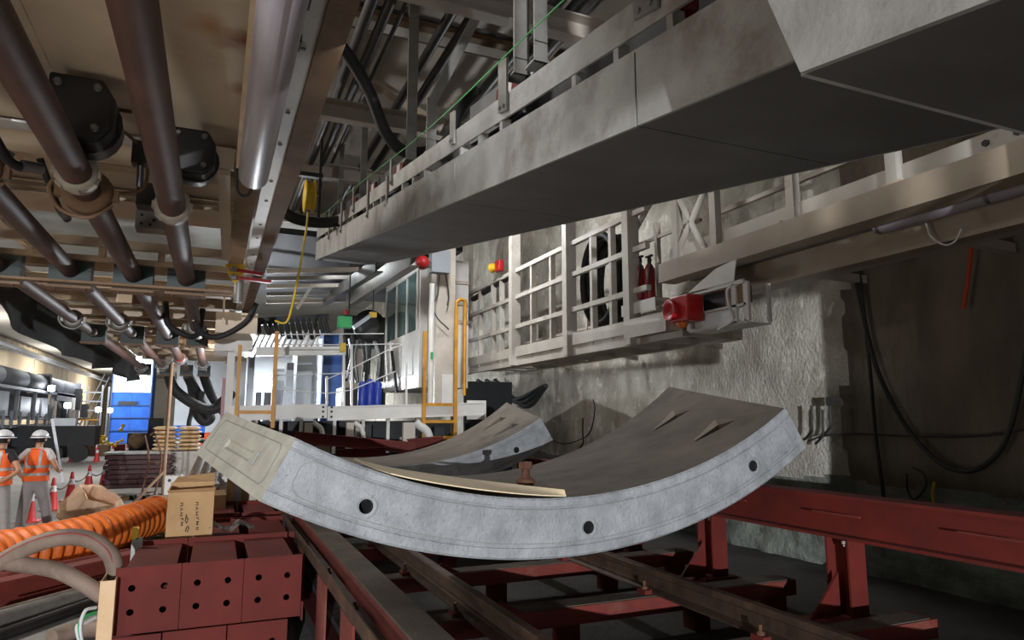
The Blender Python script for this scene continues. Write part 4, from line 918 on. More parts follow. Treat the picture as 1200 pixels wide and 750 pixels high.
# hook arms below the girder
for k, px in enumerate((415, 487, 367)):
    a = thing('hook_arm', at(px, 530, Y=10.6), ['white curved hook arm below the cross girder in the middle', 'big white curved hook arm below the cross girder near the yellow ladder', 'white curved hook arm below the cross girder at the left'][k], 'hook', 'hook arms below the girder')
    s = 1.4 if k == 1 else .8; p = at(px, 495, Y=10.93)
    MB().tube(spline([p, p+V(.05*s, 0, -.04*s), p+V(.15*s, 0, -.12*s), p+V(.19*s, 0, -.3*s), p+V(.19*s, 0, -.42*s)], 6), .05*s, 8).build('arm', 'white', a)
    MB().cbox(p+V(-.08*s, 0, -.25*s), .14*s, .08, .5*s).build('hanger_plate', 'offwhite', a)
    MB().cbox(p+V(.3*s, .1, -.25*s), .12*s, .1, .4*s).build('roller', 'mach_dark', a)
# red trestle beams behind the segments
for k, (p0, p1, lb) in enumerate((((345, 512), (486, 525), 'long dusty red beam behind the near segment'), ((395, 533), (452, 530), 'purple red tray lying behind the near segment'), ((478, 521), (520, 517), 'short purple red beam beside the rear segment'))):
    a = at(*p0, Y=10.2); b = at(*p1, Y=10.0); t = thing('trestle_beam', a.lerp(b, .5)-V(0, 0, .8), lb, 'steel beam', 'red beams behind the segments')
    MB().channel(a, b, .16, .1, .014).build('beam', 'red_pale' if k == 0 else 'red', t)
    for q in (.1, .5, .9):
        c = a.lerp(b, q); MB().bar((c.x, c.y+.05, .46), (c.x, c.y+.05, c.z-.08), .08, .08, up=(0, 1, 0)).build('leg', 'red', t)
# yellow ladders
def ladder(px0, px1, ytop, ybot, rungs, Y, lb, hoop=False):
    a, b = at(px0, ybot, Y=Y), at(px1, ybot, Y=Y); t = thing('yellow_ladder', (a+b)/2, lb, 'ladder', 'yellow ladders')
    zt0 = at(px0, ytop[0], Y=Y).z; zt1 = at(px1, ytop[1], Y=Y).z
    MB().bar((a.x, Y, a.z), (a.x, Y, zt0), .055, .055, up=(0, 1, 0)).build('stile', 'yellow', t)
    MB().bar((b.x, Y, a.z), (b.x, Y, zt1), .055, .055, up=(0, 1, 0)).build('stile', 'yellow', t)
    for r in rungs:
        z = at(px0, r, Y=Y).z; MB().bar((a.x, Y, z), (b.x, Y, z), .05, .05).build('rung', 'yellow', t)
    if hoop:
        MB().tube(spline([(b.x, Y, zt1), (b.x, Y, zt1+.08), (b.x+.08, Y, zt1+.14), (b.x+.16, Y, zt1+.08), (b.x+.16, Y, zt1-.3), (b.x+.16, Y, zt1-1.1), (b.x+.16, Y, zt1-1.5)], 6), .03, 8).build('hoop', 'yellow', t)
        MB().tube(spline([(b.x+.25, Y+.3, zt1-1.3), (b.x+.25, Y+.3, zt1), (b.x+.27, Y+.3, zt1+.2)], 5), .03, 8).build('hoop', 'yellow', t)
ladder(496, 533, (388, 360), 515, (474, 494, 513), 10.97, 'yellow ladder with a hooped grab rail in front of the cabin', True)
ladder(276, 319, (404, 388), 502, (483,), 10.97, 'yellow ladder frame in front of the bright floodlight')
MB().tube
# column group beside the ladder
col = thing('gantry_column', at(519, 475, Y=11.3), 'pale steel column with a white conduit behind the yellow ladder', 'column')
a = at(519, 470, Y=11.4); MB().box(a.x-.18, a.x+.17, 11.3, 11.6, 2.16, 5.0).build('column', 'offwhite', col)
MB().box(a.x-.06, a.x+.15, 11.28, 11.3, 2.2, 2.75).build('panel', 'white', col)
b = at(503, 470, Y=11.25); MB().cyl((b.x, 11.2, 2.2), (b.x, 11.2, 4.3), .05, 12).build('conduit', 'white', col)
MB().cbox((b.x, 11.14, 3.05), .04, .03, .12).build('green_mark', 'green_box', col)
bx('grey_junction_box', 506, 528, 294, 318, 11.0, .2, 'mach_grey', 'grey junction box high on the column above the ladder', 'junction box')
p = at(496, 307, Y=10.9); t = thing('red_bell', p-V(0, 0, .1), 'round dark red bell beside the grey junction box', 'bell'); MB().lathe(p+V(0, .1, 0), (0, -1, 0), [(0, .05), (.02, .12), (.08, .12), (.14, .08), (.16, .02)], 20).build('dome', 'red_ext', t); MB().cbox(p+V(.16, .16, 0), .45, .1, .1).build('bracket', 'steel_dark', t)
for k, pts in enumerate(([(515, 320), (513, 345), (508, 358), (512, 372), (526, 386)], [(522, 320), (526, 345), (524, 358)])):
    tag(MB().tube(spline([at(x, y, Y=11.2) for x, y in pts], 6), .012, 6).build('loose_cable', 'cable'), ['thin dark cable looping down the column beside the ladder', 'short dark cable below the grey junction box'][k], 'cable')
bx('dark_duct', 526, 534, 322, 362, 11.5, .2, 'black', 'dark rubber strip between the column and the caged walkway', 'strip')
# operator cabin
cx0, cy0, cy1, cz0, cz1 = 3.36, 12.0, 14.8, 2.55, 4.95
cbn = thing('operator_cabin', (3.8, 13.4, cz0), 'white operator cabin with tall windows behind the yellow ladder', 'cabin')
MB().box(cx0, 4.3, cy0, cy1, cz0, 3.62).build('lower_wall', 'white', cbn)
MB().box(cx0, 4.3, cy0, cy1, 4.75, cz1).build('roof_band', 'white', cbn)
MB().box(cx0, 4.3, cy0, cy0+.06, 3.62, 4.75).build('front_wall', 'white', cbn)
MB().box(cx0+.8, 4.3, cy0+.06, cy1, 3.62, 4.75).build('rear_wall', 'white', cbn)
for k, y in enumerate((12.2, 12.95, 13.8, cy1-.06)): MB().box(cx0, cx0+.06, y, y+.07, 3.62, 4.75).build('mullion', 'white', cbn)
for y0, y1 in ((12.27, 12.95), (13.02, 13.8), (13.87, cy1-.06)): MB().box(cx0+.02, cx0+.03, y0, y1, 3.62, 4.75).build('pane', 'glass', cbn)
for y in (12.4, 13.3): MB().box(cx0-.015, cx0, y, y+.75, 2.8, 3.4).build('panel', 'white', cbn)
MB().bar((cx0-.05, 13.4, 2.5), (cx0-.1, 13.7, 3.35), .05, .05).build('handle_bar', 'mach_dark', cbn)
for z in (3.75, 4.1, 4.5): MB().box(cx0+.3, 4.3, cy0-.03, cy0, z, z+.06).build('louver', 'offwhite', cbn)
t = thing('cabin_lamp', (3.9, 13.0, 3.7), 'small warm lamp glowing inside the operator cabin', 'lamp'); MB().cbox((3.9, 13.0, 3.85), .16, .2, .26).build('shade', 'lamp_warm', t); MB().cbox((3.9, 13.0, 3.68), .2, .22, .1).build('base', 'offwhite', t)
# cylinders and fittings left of the cabin
for k, (px, y0, y1) in enumerate(((424, 447, 474), (433, 444, 475), (442, 446, 474))):
    p = at(px, y1, Y=12.6); p.z = 2.17; q = at(px, y0, Y=12.6); dr = thing('blue_gas_cylinder', p, ['blue cylinder at the left of three beside the cabin', 'blue cylinder in the middle of three beside the cabin', 'blue cylinder nearest the cabin of three'][k], 'cylinder', 'blue cylinders beside the cabin')
    h = q.z-p.z; MB().lathe(p, (0, 0, 1), [(0, .07), (.02, .08), (h-.06, .08), (h-.01, .04), (h, .02)], 16).build('bottle', 'blue_drum', dr); MB().cyl(q, q+V(0, 0, .08), .02, 8).build('valve', 'steel', dr)
random.seed(3)
mc = thing('pump_unit', (3, 14.6, 2.3), 'dark tangled pump unit with hoses between the blue wall and the cabin', 'machine')
bx('housing', 402, 452, 372, 405, 15.5, .6, 'mach_dark', par=mc)
for k in range(9):
    px = 404+k*5; a = at(px, 396+random.uniform(-5, 5), Y=15.0); b = at(px+random.uniform(-4, 4), 447+random.uniform(-3, 3), Y=14.8)
    MB().tube(spline([a, a.lerp(b, .4)+V(random.uniform(-.1, .1), 0, 0), b], 5), .05, 8).build('riser_hose', ['rubber', 'chrome', 'mach_dark', 'steel'][k % 4], mc)
bx('base', 400, 452, 455, 481, 14.8, .8, 'mach_dark', par=mc)
p = at(432, 382, Y=14.9); MB().lathe(p, (0, -1, 0), [(0, .35), (.1, .35), (.12, .2)], 24).build('wheel', 'steel_dark', mc)
t = thing('green_box', at(406, 382, Y=11.8), 'bright green box with a red knob hanging above the railing', 'box'); bx('case', 397, 413, 371, 383, 11.8, .2, 'green_box', par=t); p = at(406, 368, Y=11.85); MB().cyl(p+V(.05, .05, -.05), V(p.x+.05, 11.9, 5.0), .012, 6).build('hanger', 'cable', t); MB().lathe(p, (0, 0, 1), [(0, .04), (.05, .03), (.08, .02)], 12).build('knob', 'red_bright', t)
t = thing('hanging_arm', at(425, 378, Y=12.2), 'grey arm with a yellow and black tip reaching above the railing', 'arm'); MB().bar(at(414, 384, Y=12.2), at(434, 370, Y=12.2), .07, .07).build('arm', 'silver', t); p = at(437, 369, Y=12.2); MB().cyl(p, V(p.x, 12.2, 5.0), .012, 6).build('hanger', 'cable', t); MB().cbox(p, .12, .1, .09).build('tip', 'yellow_bright', t)
bx('blue_cabinet', 377, 402, 391, 460, 18.0, 1.2, 'blue_box', 'tall dark blue cabinet beside the bright passage', 'cabinet', gnd=True)
rl = thing('railing', at(380, 480, Y=11.4), 'thin white railing with sloping wires on top of the cross girder', 'railing')
for px, y0 in ((412, 404), (383, 441), (403, 405), (476, 425)):
    a = at(px, 476, Y=11.4); b = at(px, y0, Y=11.4); MB().bar(a, b, .035, .035, up=(0, 1, 0)).build('post', 'white', rl)
for pts in ([(384, 444), (412, 432), (455, 410), (472, 404)], [(322, 456), (384, 461), (412, 457), (464, 435)], [(322, 404), (412, 404), (470, 403)], [(330, 392), (450, 391)], [(322, 440), (412, 437)]):
    MB().tube([at(x, y, Y=11.4) for x, y in pts], .009, 6).build('wire', 'white_wire', rl)
bx('control_box', 399, 405, 402, 412, 11.3, .12, 'yellow_bright', par=rl)
tag(MB().bar(at(300, 412, Y=13), at(405, 411, Y=13), .1, .16).build('light_beam', 'white'), 'pale pinkish beam across the bright passage', 'beam')
# bright passage inside the next gantry
for k, (x0, x1, y0, y1, Y, dp, mt, lb) in enumerate(((288, 300, 398, 480, 21, .3, 'mach_grey', 'grey post at the left of the bright passage'), (300, 318, 460, 482, 20, .5, 'mach_dark', 'dark bench below the floodlight'),
     (334, 345, 425, 480, 22, .6, 'silver', 'silver cabinet in the bright passage'), (346, 376, 404, 478, 24, 1.5, 'bright_panel', 'tall bright white panel in the passage'), (322, 334, 432, 478, 25, .5, 'bright_panel', 'slim bright panel in the passage'),
     (286, 376, 396, 480, 31, .3, 'bright_panel', 'white end wall of the bright passage'), (372, 378, 397, 462, 17.9, .1, 'bright_panel', 'lit edge panel beside the dark blue cabinet'))):
    bx(['grey_post', 'bench', 'silver_cabinet', 'white_panel', 'slim_panel', 'white_screen', 'slim_panel'][k], x0, x1, y0, y1, Y, dp, mt, lb, ['post', 'bench', 'cabinet', 'cabinet', 'cabinet', 'screen', 'cabinet'][k], gnd=True)  # the white and slim boxes are plain upright panels
sl = thing('slatted_ceiling', at(330, 400, Y=19), 'slatted pale ceiling of the bright passage', 'ceiling slats')
for k in range(12): MB().bar(at(288+k*7, 418-k*.4, Y=17), at(300+k*7, 392-k*.5, Y=13.5), .06, .03).build('slat', 'white' if k % 2 else 'offwhite', sl)
dk2 = thing('dark_rack', at(335, 385, Y=12.4), 'dark rack of short hanging hoses above the bright passage', 'rack')
MB().bar(at(290, 378, Y=12.4), at(385, 372, Y=12.4), .15, .12).build('beam', 'mach_dark', dk2)
for k in range(14):
    a = at(296+k*6.5, 377-k*.4, Y=12.35); b = at(299+k*6.5+random.uniform(-2, 3), 392+random.uniform(-4, 6), Y=12.3); MB().tube([a, a.lerp(b, .5), b], .035, 8).build('short_hose', 'rubber', dk2)
fl = thing('floodlight', V(.98, 17.75, 2.4), 'dazzling white floodlight on a stand in the bright passage', 'floodlight')
p = at(309, 449, Y=17.75); MB().lathe(p, (0, -1, 0), [(0, .1), (.02, .16), (.06, .16)], 24).build('lens', 'lamp_on', fl); MB().cbox(p+V(0, .1, 0), .4, .14, .4).build('housing', 'mach_grey', fl); MB().cyl((p.x, p.y+.1, .455), (p.x, p.y+.1, p.z-.2), .03, 8).build('stand', 'mach_grey', fl)
bx('dark_column', 262, 276, 408, 495, 12.6, .2, 'white', 'white post at the left end of the cross girder', 'post', gnd=True)
bx('red_cylinder', 259, 265, 443, 474, 15, .2, 'red_ext', 'dark red cylinder beside the white post', 'cylinder', gnd=True)
bx('dark_panel', 545, 600, 448, 500, 12.9, .1, 'mach_dark', 'dark panel under the far end of the caged walkway', 'curtain', gnd=True)  # plain dark panel below the walkway end
for k in range(3):
    tag(MB().tube(spline([at(560+k*10, 446, X=5.8), at(600+k*8, 468+k*4, X=5.8), at(640, 452, X=5.8)], 6), .05, 8).build('thick_cable', 'cable'), ['first thick cable sagging under the caged walkway', 'second thick cable sagging under the caged walkway', 'third and lowest thick cable sagging under the caged walkway'][k], 'cable', 'thick cables sagging below the caged walkway')
# ================================================================== things lying at the left
oh = thing('orange_duct', at(90, 655, Z=.3)-V(0, 0, .3), 'bright orange corrugated ventilation hose lying on the floor', 'hose')
pts = spline([at(-60, 668, Z=.3), at(-10, 654, Z=.3), at(50, 642, Z=.3), at(110, 628, Z=.31), at(155, 613, Z=.33), at(184, 603, Z=.36)], 60)
L = [0]
for i in range(1, len(pts)): L.append(L[-1]+(pts[i]-pts[i-1]).length)
n = int(L[-1]/.03); P = []; Rr = []
xs = [p.x for p in pts]; ys = [p.y for p in pts]; zs = [p.z for p in pts]
for i in range(n+1):
    s = L[-1]*i/n; P.append(V(np.interp(s, L, xs), np.interp(s, L, ys), np.interp(s, L, zs))); Rr.append(.285+.036*math.cos(2*math.pi*s/.17))
MB().tube(P, Rr, 24).build('corrugated_skin', 'orange', oh)
MB().tube(P[-3:], [.325, .335, .33], 24, False).build('end_collar', 'paper', oh)
# thick grey hoses arching to the carton sleeve
h1 = [at(-70, 700, Y=6.3), at(-20, 672, Y=6.2), at(25, 645, Y=6.1), at(65, 631, Y=6.0), at(100, 631, Y=6.0), at(124, 644, Y=6.0), at(134, 662, Y=5.98), at(138, 700, Y=5.98)]
t = thing('suction_hose', V(h1[0].x, h1[0].y, .3), 'thick grey brown hose arching up and down beside the red blocks', 'hose', 'thick grey hoses'); sp = spline(h1, 10)
MB().tube(sp, .06, 16).build('hose', 'hose', t)
MB().tube([q+V(-.01, -.052, .033) for q in sp], .006, 6).build('stripe', 'hose_stripe', t)
h2 = [at(-60, 640, Y=6.4), at(-10, 655, Y=6.2), at(30, 662, Y=6.1), at(65, 668, Y=6.0), at(95, 682, Y=5.95), at(118, 697, Y=5.92), at(132, 706, Y=5.92)]
t = thing('suction_hose', V(h2[0].x, h2[0].y, .3), 'lower thick grey brown hose sloping down into the carton sleeve', 'hose', 'thick grey hoses'); MB().tube(spline(h2, 10), .056, 16).build('hose', 'hose', t)
a = at(113, 737, Y=5.68); b = at(136, 680, Y=5.68)
cs = thing('carton_sleeve', V((a.x+b.x)/2, 5.75, a.z), 'upright open carton sleeve leaning at the left of the red blocks', 'carton')
zt = b.z; zb = .48
for x0, x1, y0, y1 in ((a.x, b.x, 5.68, 5.69), (a.x, a.x+.01, 5.69, 5.95), (b.x-.012, b.x-.002, 5.69, 5.95), (a.x, b.x, 5.95, 5.96)): MB().box(x0, x1, y0, y1, zb, zt).build('side', 'sleeve', cs)
for k in range(3):
    pts = [at(112, 712+k*6, Y=5.72), at(100, 716+k*7, Y=5.65), at(94-k*2, 735, Y=5.6), at(97-k, 760, Y=5.6), at(99, 790, Y=5.62)]
    tag(MB().tube(spline(pts, 6), .012, 8).build('loose_wire', ['white_wire', 'green_box', 'white_wire'][k]), ['upper white wire curling out below the carton sleeve', 'green wire curling out below the carton sleeve', 'lower white wire curling out below the carton sleeve'][k], 'wire')
# long steel lying on the floor
def lying(p0, p1, Z, nm, mt, lb, kind, s):
    a, b = at(*p0, Z=Z), at(*p1, Z=Z); t = thing(nm, V((a.x+b.x)/2, (a.y+b.y)/2, Z-s), lb, 'steel bar')
    if kind == 'tube': MB().cyl(a, b, s, 16).build('bar', mt, t)
    else: MB().channel(a, b, s*2, s*1.4, .02).build('bar', mt, t)
    return t
lying((-30, 702), (152, 660), .17, 'red_steel_beam', 'red_pale', 'dusty red steel beam lying on the floor at the left', 'ch', .16)
lying((-30, 688), (150, 652), .12, 'red_steel_pipe', 'red_pale', 'dusty red steel pipe lying behind the red beam', 'tube', .11)
lying((-30, 735), (120, 690), .09, 'grey_steel_pipe', 'galv', 'grey steel pipe lying in front of the red beam', 'tube', .085)
lying((-20, 752), (110, 706), .06, 'dark_steel_pipe', 'steel_dark', 'dark steel pipe lying nearest the front at the left', 'tube', .055)
lying((-30, 722), (132, 678), .22, 'thin_rod', 'hose', 'thin pale rod resting on the pipes at the left', 'tube', .012)
a = at(40, 760, Z=.09); tag(MB().tube([at(60, 748, Z=.08), at(90, 738, Z=.08), at(118, 737, Z=.08), at(135, 745, Z=.08)], .075, 14).build('floor_hose', 'hose'), 'ribbed grey hose lying on the floor at the bottom edge', 'hose')
tag(MB().add([at(66, 655, Z=.01), at(120, 643, Z=.01), at(160, 648, Z=.01), at(150, 660, Z=.012), at(80, 672, Z=.012), at(66, 655, Z=.02), at(120, 643, Z=.02), at(160, 648, Z=.02), at(150, 660, Z=.022), at(80, 672, Z=.022)],
    [(0, 1, 2, 3, 4), (9, 8, 7, 6, 5)]+[(i, 5+i, 5+(i+1) % 5, (i+1) % 5) for i in range(5)]).build('paper_sheet', 'paper'), 'flat brown paper sheet on the floor under the orange hose', 'paper')
for k, (px, yt, yb, mt) in enumerate(((156, 618, 664, 'yellow_bright'), (161, 630, 664, 'galv'))):
    p = at(px, yb, Y=6.9); q = at(px, yt, Y=6.9); t = thing('steel_stub', V(p.x, 6.9, .01), ['upright steel stub with a yellow top behind the red blocks', 'short grey upright steel stub behind the red blocks'][k], 'stub')
    MB().bar((p.x, 6.9, .01), (p.x, 6.9, q.z-.1), .05, .05, up=(0, 1, 0)).build('shaft', 'galv', t); MB().bar((p.x, 6.9, q.z-.1), (p.x, 6.9, q.z), .052, .052, up=(0, 1, 0)).build('tip', mt, t)
# cardboard box with handwriting
bxo = thing('cardboard_box', V(-.15, 7.45, .47), 'open brown cardboard box with handwriting standing on the red blocks', 'cardboard box')
a = at(194, 622, Y=7.2); b = at(252, 568, Y=7.2); x0, x1, z0, z1 = a.x, b.x, .474, b.z
MB().box(x0, x1, 7.2, 7.212, z0, z1-.06).build('front', 'card', bxo); MB().box(x0, x1, 7.6, 7.612, z0, z1).build('back', 'card', bxo)
MB().box(x0, x0+.012, 7.212, 7.6, z0, z1-.03).build('side', 'card', bxo); MB().box(x1-.012, x1, 7.212, 7.6, z0, z1-.03).build('side', 'card', bxo)
MB().box(x0, x1, 7.2, 7.61, z0-.001, z0+.012).build('bottom', 'card', bxo)
MB().prism([(x0+.02, 7.6, z1), (x1, 7.6, z1), (x1, 7.52, z1+.09), (x0+.06, 7.52, z1+.06)], (0, .006, 0)).build('flap', 'card', bxo)
MB().prism([(x0, 7.2, z1-.06), (x1, 7.2, z1-.06), (x1+.01, 7.16, z1-.02), (x0-.01, 7.16, z1-.035)], (0, .006, 0)).build('flap', 'card', bxo)
MB().box(x0-.01, x1+.01, 7.19, 7.2, z0+.33, z0+.4).build('tape', 'tape', bxo)
MB().box(x0, x1, 7.196, 7.2, z0+.36, z0+.365).build('crease', 'wood', bxo)
def stroke(pts, nm='handwriting'):
    W_ = x1-x0; H_ = z1-.1-z0
    MB().tube([V(x0+W_*u, 7.196, z0+H_*v) for u, v in pts], .0045, 5).build(nm, 'ink', bxo)
for u in (.27, .60):   # turned lettering, read sideways
    v = .93
    for k in range(5 if u < .5 else 6):
        g = [[(0, 0), (.05, 0), (.05, -.03), (0, -.03)], [(0, 0), (.05, -.015), (0, -.03)], [(.05, 0), (0, 0), (.025, -.015), (0, -.035), (.05, -.035)], [(0, -.01), (.05, -.01), (.05, -.03)], [(0, 0), (.05, 0), (.025, 0), (.025, -.03), (0, -.03), (.05, -.03)], [(.05, -.01), (.0, -.01), (0, -.03), (.05, -.03)]][k]
        stroke([(u+a_+.01*k, v+b_-.055*k) for a_, b_ in g])
stroke([(.42, .80), (.40, .72), (.43, .70), (.46, .74), (.43, .77)]); stroke([(.44, .66), (.42, .61), (.46, .60), (.49, .65), (.45, .67)])
# clear film on the blocks beside the box
m = MB(); vs = []
for i in range(9):
    for j in range(5): vs.append((.02+i*.05, 7.18+j*.06, .915+.05*math.sin(i*1.3+j)*math.sin(j*.9+1)+.06))
m.add(vs, [(i*5+j, i*5+j+1, (i+1)*5+j+1, (i+1)*5+j) for i in range(8) for j in range(4)], True)
tag(m.build('plastic_film', 'plastic_film'), 'crumpled clear plastic film on the red blocks beside the box', 'plastic film')
# timber baulks
a = at(170, 612, Y=13.9); t = tag(MB().box(a.x-.05, a.x+.6, 13.9, 14.4, 0, .36).build('timber_baulk', 'wood', bevel=.01), 'rough timber baulk left of the cardboard box', 'timber')
# open paper sack
def sack():
    nz_ = mathutils.noise; c = at(108, 612, Z=0); m = MB(); n, k = 36, 14; vs = []
    prof = [(.0, .30), (.05, .42), (.2, .5), (.4, .5), (.55, .44), (.68, .36), (.78, .3), (.86, .27), (.8, .24), (.66, .25), (.5, .27), (.4, .2), (.38, .08), (.38, .001)]
    for i, (z, r) in enumerate(prof):
        for j in range(n):
            q = 2*math.pi*j/n; e = 1+.16*nz_.noise(Vector((math.cos(q)*2, math.sin(q)*2, z*3)))+.12*math.sin(q*5+z*6)*(z > .5)+.05*math.sin(q*9)
            lean = .28*max(0, z-.25) if i < 9 else .17*max(0, z-.2)+.05
            tilt = (.14*math.cos(q-2.6) if z > .5 else 0)
            lx, ly = r*e*math.cos(q)*1.15, r*e*math.sin(q)*.95; k_ = max(0, min(1, (z-.2)/.5)); vs.append((c.x+lx+k_*.12, c.y+ly-k_*.15, max(0.002, .62*(z*(1.02 if i < 9 else .95)-k_*(.75*lx-.75*ly)*(1 if i < 11 else .5)))))
    fs = [(i*n+j, i*n+(j+1) % n, (i+1)*n+(j+1) % n, (i+1)*n+j) for i in range(len(prof)-1) for j in range(n)]
    return m.add(vs, fs, False)
tag(sack().build('paper_sack', 'paper'), 'crumpled open brown paper sack standing behind the orange hose', 'sack')
# traffic cones
def cone(p, lb, s=1.0):
    t = thing('traffic_cone', p, lb, 'traffic cone', 'traffic cones')
    if len(cones) == 0:
        MB().box(p.x-.19, p.x+.19, p.y-.19, p.y+.19, 0, .03).build('base', 'cone', t)
        MB().lathe(p, (0, 0, 1), [(.03, .14), (.06, .125), (.40, .072)], 18).build('lower_body', 'cone', t)
        MB().lathe(p, (0, 0, 1), [(.40, .074), (.53, .055)], 18).build('band', 'cone_band', t)
        MB().lathe(p, (0, 0, 1), [(.53, .052), (.69, .03), (.70, .025)], 18).build('tip', 'cone', t)
    else:
        for ch in [c for c in bpy.data.objects if c.parent == cones[0]]: copy_tree(ch, t)
    cones.append(t); return t
cones = []
for px, py, lb in ((60, 598, 'traffic cone nearest the worker in the white helmet'), (82, 587, 'second traffic cone along the rope from the workers'), (103, 575, 'third traffic cone, half hidden behind the paper sack'), (121, 572, 'traffic cone beside the stack of dark red frames'), (33, 612, 'traffic cone seen between the legs of the workers'),
                   (84, 541, 'leftmost of the far cones beside the dark machine'), (113, 541, 'far cone second from the left in front of the rusty machine'), (131, 539, 'far cone third from the left in front of the yellow pipes'), (148, 537, 'rightmost of the far cones below the blue netting')):
    cone(at(px, py, Z=0), lb)
pp = [at(33, 612, Z=0)+V(0, 0, .5), at(60, 598, Z=0)+V(0, 0, .5), at(82, 587, Z=0)+V(0, 0, .5), at(103, 575, Z=0)+V(0, 0, .5), at(121, 572, Z=0)+V(0, 0, .5)]
rp = []
for i in range(4):
    for k in range(8): q = k/8; rp.append(pp[i].lerp(pp[i+1], q)-V(0, 0, .12*math.sin(math.pi*q)))
tag(MB().tube(rp, .015, 6).build('barrier_rope', 'rust'), 'dark barrier chain sagging from cone to cone', 'rope')
# stack of dark red frames on a pallet
st = thing('frame_pallet', at(150, 582, Z=0), 'pale flat pallet board lying in front of the dark red frames', 'pallet')
c = at(150, 584, Z=0)
MB().cbox((c.x, c.y, .16), 1.5, 1.3, .05).build('top_board', 'galv', st)
for s in (-.55, .0, .5): MB().cbox((c.x+s, c.y, .07), .14, 1.1, .13).build('runner', 'wood', st)
c = at(157, 574, Z=0)+V(.05, .8, 0)
for k in range(7):
    f = thing('red_frame', V(c.x, c.y, .02+k*.135), ['dark red frame at the bottom of the stack', 'dark red frame second from the bottom of the stack', 'dark red frame third from the bottom of the stack', 'dark red frame in the middle of the stack', 'dark red frame third from the top of the stack', 'dark red frame second from the top of the stack', 'topmost dark red frame under the grey sheet'][k], 'steel frame', 'stacked dark red frames')
    z = .02+k*.135; dx = random.uniform(-.04, .04); w2, l2 = .85, .6
    for s in (-1, 1):
        MB().channel((c.x+dx-w2, c.y+s*l2, z+.06), (c.x+dx+w2, c.y+s*l2, z+.06), .11, .06, .014, side=s).build('side_rail', 'stack_red', f)
        MB().channel((c.x+dx+s*w2*.98, c.y-l2, z+.06), (c.x+dx+s*w2*.98, c.y+l2, z+.06), .1, .06, .014).build('end_rail', 'stack_red', f)
    for q in (-.4, .1, .5): MB().cbox((c.x+dx+q, c.y-l2-.03, z+.06), .07, .05, .11).build('lug', 'stack_red', f)
tag(MB().cbox((c.x-.05, c.y, 1.0), 1.7, 1.2, .05).build('cover_sheet', 'galv'), 'grey sheet lying on top of the dark red frame stack', 'sheet')
# hand trolley and pole
p = at(172, 590, Z=0); tr = thing('hand_trolley', p, 'rusty hand trolley leaning against the dark red frames', 'trolley')
top = at(176, 510, Y=p.y+.3)
for s in (-.14, .14): MB().tube(spline([(p.x+s, p.y, .1), (p.x+s+.1, p.y+.15, 1.0), (top.x+s*.8, top.y, top.z)], 6), .022, 8).build('side_rail', 'rust', tr)
for q in (.25, .6, .95): MB().bar((p.x-.14+.1*q, p.y+.05, q), (p.x+.14+.1*q, p.y+.05, q), .03, .03).build('rung', 'rust', tr)
MB().cbox((p.x, p.y-.12, .06), .5, .34, .03).build('toe_plate', 'rust', tr)
for s in (-.26, .26): MB().lathe((p.x+s-.03, p.y+.05, .11), (1, 0, 0), [(0, .105), (.06, .105)], 16).build('wheel', 'rubber', tr)
MB().tube([(top.x, top.y, top.z), (top.x+.12, top.y-.05, top.z+.12)], .02, 8).build('grip', 'rust', tr)
p = at(190, 590, Z=0); q = at(190, 425, Y=p.y); pt = thing('prop_pole', p, 'tall thin brown prop pole with a slanted foot brace', 'pole')
MB().cyl(p, (p.x, p.y, q.z), .04, 10).build('pole', 'brown_steel', pt); MB().bar((p.x, p.y, .75), (p.x-.6, p.y-.3, .03), .05, .05).build('brace', 'brown_steel', pt)
# pallet of wrapped sacks
c = at(192, 574, Z=0)+V(.15, 2.2, 0)
random.seed(11)
sb = tag(MB().cbox((c.x+.1, c.y, .5), 1.2, 1.1, .98).build('wrapped_crate', 'offwhite'), 'pale wrapped crate carrying the sacks', 'crate')
for i in range(6):
    for j in range(2):
        z = 1.0+i*.125; s = MB(); cx_ = c.x-.32+j*.68+random.uniform(-.03, .03); vs = []
        n = 14
        for a_ in range(9):
            u = a_/8*2-1; 
            for b_ in range(n):
                q = 2*math.pi*b_/n; ex = .5; r1 = (1-abs(u)**4)**.5
                vs.append((cx_+u*.34, c.y+random.uniform(-.006, .006)+math.copysign(abs(math.cos(q))**ex, math.cos(q))*.5*(.75+.25*r1), z+.062+math.copysign(abs(math.sin(q))**.8, math.sin(q))*.06*max(.15, r1)))
        s.add(vs, [(a_*n+b_, a_*n+(b_+1) % n, (a_+1)*n+(b_+1) % n, (a_+1)*n+b_) for a_ in range(8) for b_ in range(n)]+[tuple(range(n)), tuple(range(8*n, 9*n))], True)
        tag(s.build('cement_sack', 'sack'), '%s sack of the %s column in the wrapped pile' % (['bottom', 'second lowest', 'third lowest', 'third highest', 'second highest', 'topmost'][i], ['left', 'right'][j]), 'sack', 'wrapped tan sacks')
